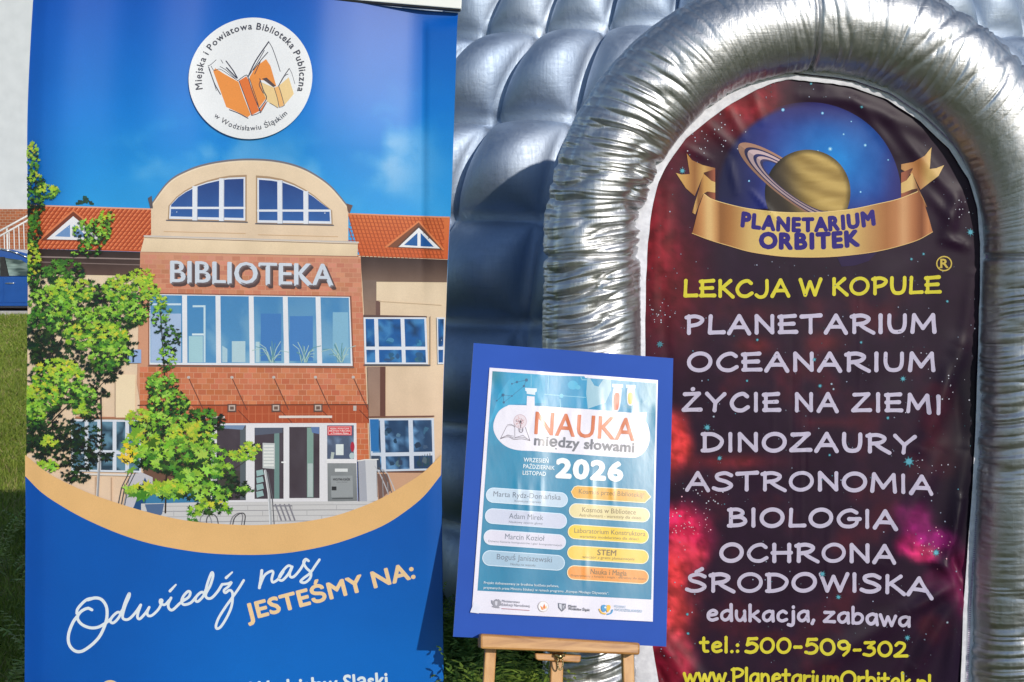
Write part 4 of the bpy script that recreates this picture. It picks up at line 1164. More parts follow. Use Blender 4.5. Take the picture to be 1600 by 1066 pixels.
def silver(name, r0, r1, scr, crinkle, cdist, sc=(14, 14, 14), base=((0.50, 0.51, 0.53), (0.64, 0.64, 0.645))):
    m, nt, b = new_mat(name, (0.62, 0.63, 0.65), r0, 1.0)
    tc = nt.nodes.new("ShaderNodeTexCoord").outputs["Object"]
    n1 = noise_node(nt, 1.0, 5, 0.6, tc, 0.6, sc)
    sc_ = []
    for k, (s3, rot) in enumerate((((70, 70, 3.5), (0.5, 0.3, 0.4)), ((4, 60, 60), (0.25, 0.7, -0.6)), ((50, 50, 3), (-0.7, -0.5, 0.2)))):
        n = noise_node(nt, 1.0, 4, 0.7, tc, 0.8, s3 + rot)
        sc_.append(n)
    ad = nt.nodes.new("ShaderNodeMath"); ad.operation = 'ADD'; nt.links.new(sc_[0].outputs["Fac"], ad.inputs[0]); nt.links.new(sc_[1].outputs["Fac"], ad.inputs[1])
    a2 = nt.nodes.new("ShaderNodeMath"); a2.operation = 'ADD'; nt.links.new(ad.outputs[0], a2.inputs[0]); nt.links.new(sc_[2].outputs["Fac"], a2.inputs[1])
    p = bump(nt, b, n1.outputs["Fac"], crinkle, cdist)
    bump(nt, b, a2.outputs[0], scr, 0.0012, p)
    rr = ramp(nt, a2.outputs[0], [(0.35, (r0, r0, r0)), (0.7, (r1, r1, r1))])
    # 3 noises add up to about 1.5
    mm = nt.nodes.new("ShaderNodeMath"); mm.operation = 'MULTIPLY'; mm.inputs[1].default_value = 0.36
    nt.links.new(a2.outputs[0], mm.inputs[0]); nt.links.new(mm.outputs[0], rr.inputs[0])
    nt.links.new(rr.outputs[0], b.inputs["Roughness"])
    big = noise_node(nt, 3.0, 4, 0.5, tc)
    cr = ramp(nt, big.outputs["Fac"], [(0.3, base[0]), (0.7, base[1])])
    nt.links.new(cr.outputs[0], b.inputs["Base Color"])
    return m
shell_mat = silver("silver dome cloth", 0.50, 0.74, 0.65, 0.22, 0.008, base=((0.34, 0.42, 0.54), (0.48, 0.54, 0.63)))
arch_mat = silver("silver arch foil", 0.33, 0.56, 0.55, 0.34, 0.004, (30, 30, 30))

# pillowed shell: cells between meridian and latitude seams
NCOL, dphi, dlam = 40, R(8.6), R(9)
sub = 14
phi0 = R(4.6) - 4 * dphi           # lowest seam
rows = 14
lam0 = R(-19.5) - 18 * dlam
nl, npp = NCOL * sub, rows * sub
lam = lam0 + np.arange(nl) / sub * dlam          # 0 = straight towards the entrance
ph = phi0 + (np.arange(npp + 1) / sub) * dphi
ph = np.minimum(ph, R(90) - 1e-3)
u = (np.arange(nl) % sub) / sub; v = (np.arange(npp + 1) % sub) / sub
bu = np.abs(np.sin(math.pi * u)) ** 0.45; bv = np.abs(np.sin(math.pi * v)) ** 0.52
PH, LA0 = np.meshgrid(ph, lam, indexing='ij')
amp = 0.155 * np.cos(np.clip(PH, -1.2, 1.5)) ** 0.5
H = amp * bv[:, None] * bu[None, :]
H = H + 0.012 * (fbm(LA0 * 12, PH * 12, 61, 3) - .5)
LA = LA0 / (1 + 1.35 * np.maximum(PH, 0) ** 2)     # seams lean in towards the crown
rr_ = DR - 0.03 + H
VX = DC[0] + rr_ * np.cos(PH) * np.sin(LA); VY = DC[1] - rr_ * np.cos(PH) * np.cos(LA); VZ = DC[2] + rr_ * np.sin(PH)
VZ = np.maximum(VZ, 0.0)
Vd = np.stack([VX, VY, VZ], -1).reshape(-1, 3)
me = mesh_np("shell", Vd, grid_faces(npp + 1, nl, True)[:, ::-1], True)
link("shell", me, shell_mat, dome)

# entrance arch: padded tube
AY = 3.25                                     # plane of the tube centre line
K = AY / FPX
c3 = onY(1268, 383, AY)
ACX, ACZ = float(c3[0]), float(c3[2])
RA = 342 * K; rt = 77.5 * K
Lleg = ACZ
s_tot = 2 * Lleg + math.pi * RA
def arch_line(s):
    """centre point and outward direction (in the plane) along the arch, s from the left foot"""
    s = np.asarray(s, float)
    a = np.clip((s - Lleg) / RA, 0, math.pi)
    x = ACX - RA * np.cos(a); z = np.where(s < Lleg, s, np.where(s > Lleg + math.pi * RA, s_tot - s, ACZ + RA * np.sin(a)))
    return x, z, -np.cos(a), np.sin(a)
ns, nt_ = 2600, 90
S = np.linspace(0, s_tot, ns); TH = np.linspace(0, 2 * math.pi, nt_, endpoint=False)
cx_, cz_, ox, oz = arch_line(S)
SS, TT = np.meshgrid(S, TH, indexing='ij')
# theta 0 = outward, pi/2 = towards viewer, pi = inward
ang = np.clip((SS - Lleg) / RA, 0, math.pi)          # 0 left .. pi right
def creases(freq, seed, skew, sharp):
    q = SS * freq + skew * np.cos(TT) + .8 * (vn(SS * 5 + 31, TT * 1.3 + 7, seed + 5) - .5)
    n = vn(q, np.minimum(TT, 2 * math.pi - TT) * 0.75 + SS * 1.7, seed)
    return (1 - np.abs(2 * n - 1)) ** sharp
left = np.exp(-((SS - (Lleg + .05)) / .36) ** 2)
leftlow = sst(Lleg - .35, Lleg - .7, SS) * (SS < Lleg)
topm = sst(.9, 1.3, ang) * sst(2.7, 2.2, ang)
rightm = sst(2.85, math.pi, ang)
A1 = 0.0105 * left + 0.006 * leftlow + 0.0014 * topm + 0.0028 * rightm + 0.0008
mod = 2.2 * sst(.22, .8, fbm(SS * 5, TT * .9, 33, 3))
D = -A1 * mod * creases(36, 3, 1.3, 2.2) - 0.6 * A1 * mod * creases(74, 9, 2.2, 2.0) - 0.2 * A1 * creases(150, 15, 3.0, 2.0)
D = D + 0.004 * (fbm(SS * 6, TT * 1.0, 21, 3) - .5)
# long isolated pulls near the top right
for s0, dep, wd, sk in ((Lleg + RA * 2.02, .006, .008, .05), (Lleg + RA * 2.10, .008, .010, .06), (Lleg + RA * 2.30, .004, .008, .04), (Lleg + RA * 1.82, .004, .007, -.02), (Lleg + RA * 1.93, .004, .006, .02)):
    D -= dep * np.exp(-((SS - s0 - sk * np.cos(TT)) / wd) ** 2) * (0.35 + .65 * vn(SS * 3, TT * 1.2, 77))
# gathered welt along the outer front seam
wel = np.exp(-((TT - 0.42) / .10) ** 2)
D += wel * (0.004 - 0.006 * (1 - np.abs(2 * vn(SS * 70, TT * 0 + 3, 41) - 1)) ** 2)
D -= 0.006 * np.exp(-((TT - 0.60) / .05) ** 2) + 0.004 * np.exp(-((TT - 0.26) / .05) ** 2)
inn = np.exp(-((TT - 2.75) / .12) ** 2)
D -= inn * 0.004 * vn(SS * 90, TT * 0, 43)
for s0 in (Lleg - .03, Lleg + RA * 1.535, Lleg + math.pi * RA + .03):   # cross seams
    D -= 0.011 * np.exp(-((SS - s0) / .007) ** 2)
rad = rt + D
X = cx_[:, None] + rad * np.cos(TT) * ox[:, None]
Z = cz_[:, None] + rad * np.cos(TT) * oz[:, None]
Yv = AY - rad * np.sin(TT)
Va = np.stack([X, Yv, Z], -1).reshape(-1, 3)
me = mesh_np("entrance_arch", Va, grid_faces(ns, nt_, True), True)
bmx = bmesh.new(); bmx.from_mesh(me); bmesh.ops.recalc_face_normals(bmx, faces=bmx.faces); bmx.to_mesh(me); bmx.free()
arch = link("entrance_arch", me, arch_mat, dome)

# short tunnel from the arch back into the shell
S2 = np.linspace(0, s_tot, 160); cx2, cz2, ox2, oz2 = arch_line(S2)
yy = np.linspace(AY + .02, 4.9, 14)
T = []
for i, y in enumerate(yy):
    rr2 = .02 + .012 * np.sin(S2 * 40 + i) * .3
    T.append(np.stack([cx2 + ox2 * rr2, np.full_like(S2, y), cz2 + oz2 * rr2], -1))
me = mesh_np("entrance_tunnel", np.array(T).reshape(-1, 3), grid_faces(len(yy), len(S2)), True)
link("entrance_tunnel", me, shell_mat, dome)

# ------------------------------------------------ printed curtain in the doorway
CUY = 3.250
def ridge(px, py, a, b, wd, amp, fade=True):
    a, b = np.array(a, float), np.array(b, float)
    d = b - a; L2 = d @ d
    t = ((px - a[0]) * d[0] + (py - a[1]) * d[1]) / L2
    tc = np.clip(t, 0, 1)
    dx, dy = px - (a[0] + tc * d[0]), py - (a[1] + tc * d[1])
    q = np.exp(-(dx * dx + dy * dy) / wd ** 2)
    if fade: q = q * (0.35 + .65 * np.sin(math.pi * np.clip(tc, 0.02, 0.98)))
    return amp * q
RID = [((1290, 140), (1440, 205), 13, .012), ((1250, 150), (1330, 160), 9, .006), ((1390, 190), (1500, 320), 11, .010), ((1495, 300), (1478, 372), 12, .014), ((1478, 372), (1508, 385), 8, .010), ((1450, 300), (1490, 350), 9, .006),
       ((1330, 150), (1400, 240), 9, .005), ((1100, 190), (1150, 235), 9, .006), ((1135, 165), (1160, 215), 8, .006), ((1070, 230), (1110, 250), 7, .005), ((1175, 145), (1190, 190), 8, .005),
       ((1028, 320), (1020, 500), 9, .006), ((1045, 300), (1036, 420), 8, .004), ((1030, 420), (1050, 640), 8, -.003),
       ((1500, 540), (1440, 700), 15, .012), ((1470, 700), (1380, 880), 16, .008), ((1512, 700), (1470, 900), 12, .008), ((1497, 905), (1420, 955), 12, .014), ((1497, 905), (1455, 870), 10, .012), ((1500, 915), (1430, 1040), 14, .014), ((1500, 920), (1480, 1066), 12, .012),
       ((1420, 955), (1250, 1055), 18, .008), ((1500, 780), (1478, 880), 8, .012), ((1488, 860), (1505, 925), 8, -.016), ((1470, 940), (1400, 1066), 10, -.006), ((1520, 430), (1500, 560), 10, .006), ((1485, 560), (1505, 700), 10, -.004),
       ((1235, 420), (1238, 900), 3, -.0016), ((1250, 460), (1252, 880), 3, .0016), ((1262, 620), (1258, 760), 3, -.0016), ((1300, 740), (1290, 960), 4, .0014), ((1205, 500), (1207, 760), 3, .001), ((1345, 420), (1342, 640), 3, .001),
       ((1030, 1000), (1075, 1066), 9, .010), ((1020, 1030), (1050, 1090), 8, -.010), ((1040, 990), (1110, 1080), 10, .006), ((1175, 300), (1215, 345), 5, .004), ((1140, 250), (1150, 300), 6, .004)]
def cw(px, py):
    px = np.asarray(px, float); py = np.asarray(py, float)
    w = 0.010 * (fbm(px / 260, py / 330, 91, 3) - .5) + 0.002 * np.sin(px / 23 + py / 60) * sst(.4, .7, fbm(px / 120, py / 160, 95, 2))
    for a, b, wd, amp in RID:
        w = w - ridge(px, py, a, b, wd, amp * (.62 if a[1] < 540 else 1.25))
    return w
CS = Surface((0, CUY, 1), (0, -1, 0), cw, 5)
LB = [(1227, 123), (1205, 129), (1182, 138.5), (1140, 161), (1105, 187), (1070, 215.5), (1042, 254), (1026, 285), (1016, 327), (1010, 380), (1007, 436), (1006, 500), (1006, 560), (1008, 700), (1012, 900), (1017, 1010), (1027, 1068), (1034, 1200), (1034, 1330)]
RB = [(1240, 123), (1266, 126), (1300, 129.5), (1332, 135), (1385, 153.5), (1437, 188), (1483, 231), (1514, 280), (1528, 324), (1532, 380), (1532, 436), (1530, 512), (1526, 640), (1520, 757), (1512, 870), (1506, 945), (1502, 1057), (1498, 1200), (1496, 1330)]
lb, rb = np.array(LB, float), np.array(RB, float)
def cl(y): return np.interp(y, lb[:, 1], lb[:, 0])
def cr_(y): return np.interp(y, rb[:, 1], rb[:, 0])

def neb(px, py):
    n = fbm(px / 60, py / 60, 101, 5)[:, None]; n2 = fbm(px / 28, py / 34, 107, 4)[:, None]
    c = np.array([40, 21, 42.]) + 14 * (n - .5)
    def add(c, m, col, k=1.0):
        m = np.clip(m * k, 0, 1)
        return c + (np.array(col, float) - c) * m
    g = lambda cx, cy, rx, ry: np.exp(-((px - cx) / rx) ** 2 - ((py - cy) / ry) ** 2)[:, None]
    c = add(c, sst(1140, 1025, px)[:, None] * sst(120, 190, py)[:, None] * sst(640, 430, py)[:, None] * (0.6 + .8 * n), (122, 28, 38))
    c = add(c, sst(1260, 1180, px)[:, None] * sst(250, 170, py)[:, None] * (0.45 + .9 * n2), (132, 38, 44), .95)
    c = add(c, g(1090, 300, 40, 60), (44, 24, 48), .7)
    c = add(c, g(1030, 250, 30, 40), (52, 26, 46), .6)
    c = add(c, sst(.50, .80, n) * sst(430, 480, py)[:, None], (84, 27, 40), .6)
    for cx, cy, rx, ry, col, k in ((1180, 540, 30, 14, (112, 36, 40), .7), (1290, 535, 30, 16, (104, 34, 40), .7), (1050, 450, 30, 40, (96, 30, 36), .8), (1180, 490, 60, 16, (84, 30, 40), .6), (1140, 722, 80, 12, (112, 34, 44), .8), (1300, 660, 40, 8, (92, 32, 44), .6)):
        c = add(c, g(cx, cy, rx, ry) * (.5 + n2), col, k)
    warp = 26 * (n2[:, 0] - .5); wy = 26 * (n[:, 0] - .5)
    gw = lambda cx, cy, rx, ry: sst(.12, .80, np.exp(-((px + warp - cx) / rx) ** 2 - ((py + wy - cy) / ry) ** 2))[:, None]
    for cx, cy, rx, ry, col, k in ((1052, 690, 30, 52, (206, 58, 58), .95), (1060, 835, 52, 52, (214, 38, 84), 1.0), (1068, 870, 34, 34, (226, 62, 84), .9), (1050, 905, 30, 34, (206, 56, 62), 1), (1040, 970, 42, 62, (190, 58, 62), 1), (1052, 1030, 38, 40, (150, 50, 64), 1),
                                   (1030, 1050, 40, 50, (122, 24, 46), 1), (1428, 812, 30, 30, (124, 34, 92), .9), (1452, 842, 38, 26, (150, 30, 112), .95), (1436, 862, 30, 14, (204, 50, 104), .95), (1416, 850, 22, 18, (168, 34, 96), .8), (1510, 905, 34, 60, (118, 34, 76), .9), (1470, 900, 30, 24, (92, 30, 66), .7)):
        c = add(c, gw(cx, cy, rx, ry), col, k)
    fine = fbm(px / 11, py / 11, 141, 4)[:, None] - .5
    sat = (c.max(1) - c.min(1))[:, None]
    c = c * (1 + fine * np.clip(sat / 110, .15, 1.2) * .9) + np.array([30, 6, 18.]) * np.clip(fine, 0, 1) * (sat > 70)
    c = add(c, sst(1440, 1520, px)[:, None] * sst(470, 620, py)[:, None] * sst(900, 780, py)[:, None], (20, 18, 30), .75)
    c = add(c, sst(1430, 1500, px)[:, None] * sst(960, 1040, py)[:, None], (34, 24, 46), .7)
    return c
poly_mat = print_mat("printed polyester", 0.46, 0.2, weave=0.10, wob=((7, 7, 3.5), 0.10, 0.012))
C0 = Art(CS, 0.0)
C0.poly(RB + LB[::-1], lambda x, y: lin8(neb(x, y)))
curtain = C0.build("entrance_curtain", poly_mat, dome)

# white hook-and-loop edging around the curtain
edge_w = noise_mat("white edging", (0.60, 0.60, 0.66), (0.74, 0.74, 0.80), 60, 0.75, bstr=0.5, bdist=0.002)
outl = [(x, y) for x, y in LB[::-1]] + RB
ol = np.array(outl, float)
cen = np.array([1268, 640.])
dn = np.gradient(ol, axis=0); nrm = np.stack([dn[:, 1], -dn[:, 0]], 1); nrm /= np.linalg.norm(nrm, axis=1, keepdims=True)
# densify
tt = np.linspace(0, len(ol) - 1, 420)
o2 = np.stack([np.interp(tt, np.arange(len(ol)), ol[:, k]) for k in (0, 1)], 1)
n2_ = np.stack([np.interp(tt, np.arange(len(ol)), nrm[:, k]) for k in (0, 1)], 1)
rowsV = []
for off, lay in ((-2.0, .006), (2, .008), (10, .006), (26, .000), (44, -.03)):
    wob_ = 0.8 * (vn(tt * 3, tt * 0, 7) - .5)
    q = o2 - n2_ * (-off + wob_[:, None]) if False else o2 + n2_ * (off + wob_[:, None])
    rowsV.append(Surface((0, CUY, 1), (0, -1, 0)).map(q[:, 0], q[:, 1], np.full(len(q), lay) + .003 * (vn(tt * 1.1, tt * 0 + off, 9) - .5)))
me = mesh_np("edging", np.array(rowsV).reshape(-1, 3), grid_faces(5, len(o2)), True)
link("edging", me, edge_w, curtain)
# overlocked stitches showing along the edging
stitch = noise_mat("purple stitching", (0.22, 0.16, 0.28), (0.40, 0.32, 0.46), 200, 0.8)
Vs, Fs = [], []
for k in range(0, len(o2) * 3):
    f = k / 3; i = min(int(f), len(o2) - 2); q = o2[i] + (o2[i + 1] - o2[i]) * (f - i) + n2_[i] * 7.0
    if q[0] < 1240: continue
    a = Surface((0, CUY, 1), (0, -1, 0)).map(np.array([q[0] - 1.6, q[0] + 1.6, q[0] + 1.6, q[0] - 1.6]), np.array([q[1] - .8, q[1] - .8, q[1] + .8, q[1] + .8]), np.full(4, .0125))
    n0 = len(Vs); Vs += list(a); Fs.append([n0 + 3, n0 + 2, n0 + 1, n0])
link("stitching", mesh_np("stitching", np.array(Vs), Fs), stitch, curtain)

# ------------------------------------------------ emblem: planet and ribbon
E = Art(CS, 0.0007)
ex = lambda X: 1000 + X / 2.857
ey = lambda Y: 100 + Y / 2.857
EP = lambda pts: [(ex(x), ey(y)) for x, y in pts]
def globe_col(x, y):
    d = np.sqrt(((x - 1300) / 95) ** 2 + ((y - 255) / 80) ** 2)[:, None]
    n = fbm(x / 22, y / 26, 121, 4)[:, None]
    c = np.array([12, 142, 226.]) + (np.array([40, 52, 132.]) - np.array([12, 142, 226.])) * np.clip(d, 0, 1.25) / 1.25
    c = c + 34 * (n - .5)
    dk = (sst(1215, 1130, x) * (.5 + .5 * sst(200, 250, y)))[:, None]
    c = c + (np.array([24, 24, 56.]) - c) * dk * .85
    tp = sst(205, 160, y)[:, None]
    c = c + (np.array([58, 50, 112.]) - c) * tp * .75
    rt_ = sst(1370, 1412, x)[:, None]
    c = c + (np.array([46, 42, 112.]) - c) * rt_ * .8
    lo_ = sst(300, 345, y)[:, None]
    c = c + (np.array([30, 36, 110.]) - c) * lo_ * .7
    nb = neb(x, y)
    edge = sst(.93, 1.0, np.sqrt(((x - 1262.5) / 146) ** 2 + ((y - 306) / 146) ** 2))[:, None] * sst(1300, 1180, x)[:, None]
    c = c + (nb - c) * edge
    return lin8(c)
a_ = np.linspace(R(-188), R(8), 90)
E.poly([(1262.5 + 146 * math.cos(t), 306 + 146 * math.sin(t)) for t in a_], globe_col)
# glow of the globe under the ribbon
E.poly(EP([(880, 864), (1060, 840), (1020, 880), (960, 900), (900, 905)]), lambda x, y: lin8(neb(x, y) + (np.array([44, 30, 84.]) - neb(x, y)) * .6))
for x, y, r in ((1223, 172, 2.6), (1285, 177, 2.2), (1352, 227, 2.4), (1297, 233, 3.4), (1278, 236, 1.6), (1318, 210, 1.6), (1170, 283, 1.6), (1345, 300, 1.6), (1388, 250, 1.3), (1330, 190, 1.2)):
    E.ellipse(x, y, r, r, c8(96, 170, 224), n=12); E.ellipse(x, y, r * .45, r * .45, c8(200, 228, 246), n=10)
rot = R(36)
def ring_band(r0, r1, col, a0, a1):
    cx0, cy0 = 1243, 291
    A_ = np.linspace(a0, a1, 60)
    def pt(r, t):
        x, y = r * math.cos(t), r * .235 * math.sin(t)
        return (cx0 + x * math.cos(rot) - y * math.sin(rot), cy0 + x * math.sin(rot) + y * math.cos(rot))
    E.poly([pt(r1, t) for t in A_] + [pt(r0, t) for t in A_[::-1]], col)
RINGS = ((98, 110, (168, 126, 106)), (92, 98, (40, 40, 84)), (81, 92, (200, 174, 180)), (75, 81, (46, 48, 100)), (68, 75, (196, 168, 172)), (63, 68, (60, 56, 100)))
for r0, r1, c in RINGS: ring_band(r0, r1, c8(*c), R(0), R(360) - 1e-3) if False else ring_band(r0, r1, c8(*c), R(180), R(355))
def planet_col(x, y):
    u_, v_ = (x - 1262) / 67, (y - 301) / 67
    q = -u_ * math.sin(R(30)) + v_ * math.cos(R(30)) + .22 * (u_ ** 2)
    band = np.sin(q * 15 + 2.2 * fbm(x / 40, y / 9, 131, 3))[:, None]
    c = np.array([164, 138, 82.]) + band * np.array([18, 17, 13.]) + 18 * (fbm(x / 26, y / 5, 133, 3)[:, None] - .5)
    sh = np.clip((u_ + .35 * v_ * -1 + .15), -1.2, 1)[:, None]
    c = c * np.clip(.62 + .52 * sst(-1.0, .6, sh[:, 0])[:, None], .4, 1.2) - 10
    dk = (sst(.05, -.75, u_ + .25 * (1 - v_) - .25))[:, None]
    c = c + (np.array([44, 38, 40.]) - c) * dk * .85
    rim = sst(.86, 1.0, np.sqrt(u_ ** 2 + v_ ** 2))[:, None]
    return lin8(c * (1 - .45 * rim))
E.ellipse(1262, 301, 67, 67, planet_col, n=90)
for r0, r1, c in RINGS: ring_band(r0, r1, c8(*[int(k * .86) for k in c]), R(8), R(180))
# ribbon
GS = ([1082, 1096, 1108, 1118, 1126, 1140, 1170, 1200, 1260, 1330, 1360, 1385, 1400, 1412, 1428, 1440, 1450, 1458], [(150, 92, 52), (196, 138, 86), (228, 192, 132), (204, 150, 96), (142, 92, 52), (166, 112, 64), (208, 172, 108), (222, 192, 116), (214, 184, 112), (212, 180, 112), (186, 140, 88), (168, 110, 66), (186, 126, 82), (214, 162, 116), (176, 112, 72), (132, 74, 44), (196, 130, 86), (176, 112, 72)])
ribb = stopsX(*GS)
dkb = lambda x, y: lin8(np.array([70, 36, 30.]) + np.array([92, 58, 40.]) * sst(1100, 1118, np.where(x < 1262, x, 2 * 1262 - x + 6))[:, None])
tailg = stopsX([1056, 1072, 1085, 1100, 1118, 1400, 1412, 1424, 1436, 1450, 1476], [(206, 170, 100), (196, 146, 84), (150, 100, 58), (206, 164, 100), (150, 96, 64), (130, 80, 56), (200, 150, 96), (190, 132, 82), (168, 110, 66), (214, 176, 112), (222, 188, 126)])
E.poly(EP([(208, 400), (232, 430), (280, 452), (335, 465), (335, 510), (300, 490), (285, 490), (244, 590), (205, 555), (160, 487), (185, 494), (222, 492)]), tailg)
E.poly(EP([(283, 486), (335, 470), (335, 545), (305, 520)]), dkb)
E.poly(EP([(283, 490), (300, 505), (318, 522), (335, 528), (335, 575), (300, 570), (282, 580), (246, 672), (232, 664)]), stopsX([1081, 1086, 1092, 1100, 1117], [(128, 84, 48), (214, 170, 104), (120, 74, 44), (196, 146, 84), (222, 186, 120)]))
E.poly(EP([(284, 580), (305, 570), (335, 576), (335, 612), (300, 604)]), dkb)
E.poly(EP([(1302, 372), (1290, 470), (1320, 466), (1358, 452), (1330, 500), (1280, 540), (1252, 562), (1222, 500), (1166, 470), (1166, 448), (1220, 438), (1270, 410)]), tailg)
E.poly(EP([(1222, 462), (1180, 480), (1166, 486), (1166, 545), (1190, 520)]), dkb)
E.poly(EP([(1166, 532), (1190, 520), (1215, 486), (1240, 548), (1282, 638), (1276, 640), (1240, 570), (1166, 578)]), stopsX([1408, 1425, 1436, 1442, 1449], [(214, 176, 112), (226, 190, 126), (122, 74, 48), (206, 156, 100), (110, 64, 42)]))
E.poly(EP([(1240, 556), (1215, 560), (1166, 580), (1166, 612), (1235, 582)]), dkb)
topb = catmull(EP([(284, 580), (330, 608), (450, 640), (560, 656), (650, 663), (760, 664), (860, 658), (960, 646), (1060, 625), (1150, 604), (1240, 570)]), 5)
botb = catmull(EP([(1306, 750), (1240, 786), (1150, 815), (1050, 838), (950, 852), (860, 860), (760, 863), (650, 860), (560, 850), (480, 836), (400, 813), (310, 786), (232, 756)]), 5)
E.poly([tuple(p) for p in topb] + EP([(1262, 600), (1290, 690)]) + [tuple(p) for p in botb] + EP([(242, 720), (262, 640)]), ribb)
E.stroke(topb, 1.0, c8(236, 204, 140)); E.stroke(botb, 1.0, c8(226, 186, 122))
NAVY = c8(48, 36, 122)
# ribbon lettering follows the curve
def curved(s, xs, ybase, h, bold):
    base = font_mesh("xx")[0][:, 0]; wxx = base.max() - base.min()
    adv = [(lambda q: q.max() - q.min() - wxx)(font_mesh("x" + ch + "x")[0][:, 0]) + 1.4 * bold for ch in s]
    tot = sum(adv); pos = 0; k = (xs[1] - xs[0]) / tot; Hc = font_mesh("H")[0][:, 1].max()
    for ch, ad in zip(s, adv):
        xm = xs[0] + (pos + ad / 2) * k; pos += ad
        if ch == ' ': continue
        V, F = font_mesh(ch); V = V.copy(); V[:, 0] -= (V[:, 0].min() + V[:, 0].max()) / 2
        ym = ybase(xm); sl = (ybase(xm + 1) - ybase(xm - 1)) / 2
        e1 = np.array([1, sl]) * k; e2 = np.array([sl * .6, -1]) * h(xm) / Hc
        E.heavy(np.array([xm, ym]) + V[:, :1] * e1 + V[:, 1:] * e2, F, NAVY, bold * h(xm) / Hc)
    E.up()
curved("PLANETARIUM", (1156, 1370), lambda x: 361.5 - ((x - 1258) / 105) ** 2 * 9.5 + (x - 1258) * -.006, lambda x: 20.0 + (abs(x - 1262) / 105) * 1.5, .065)
curved("ORBITEK", (1184, 1345), lambda x: 388.5 - ((x - 1256) / 80) ** 2 * 3.5 + (x - 1258) * -.012, lambda x: 23.0, .065)
E.build("emblem", poly_mat, curtain, cut=12)

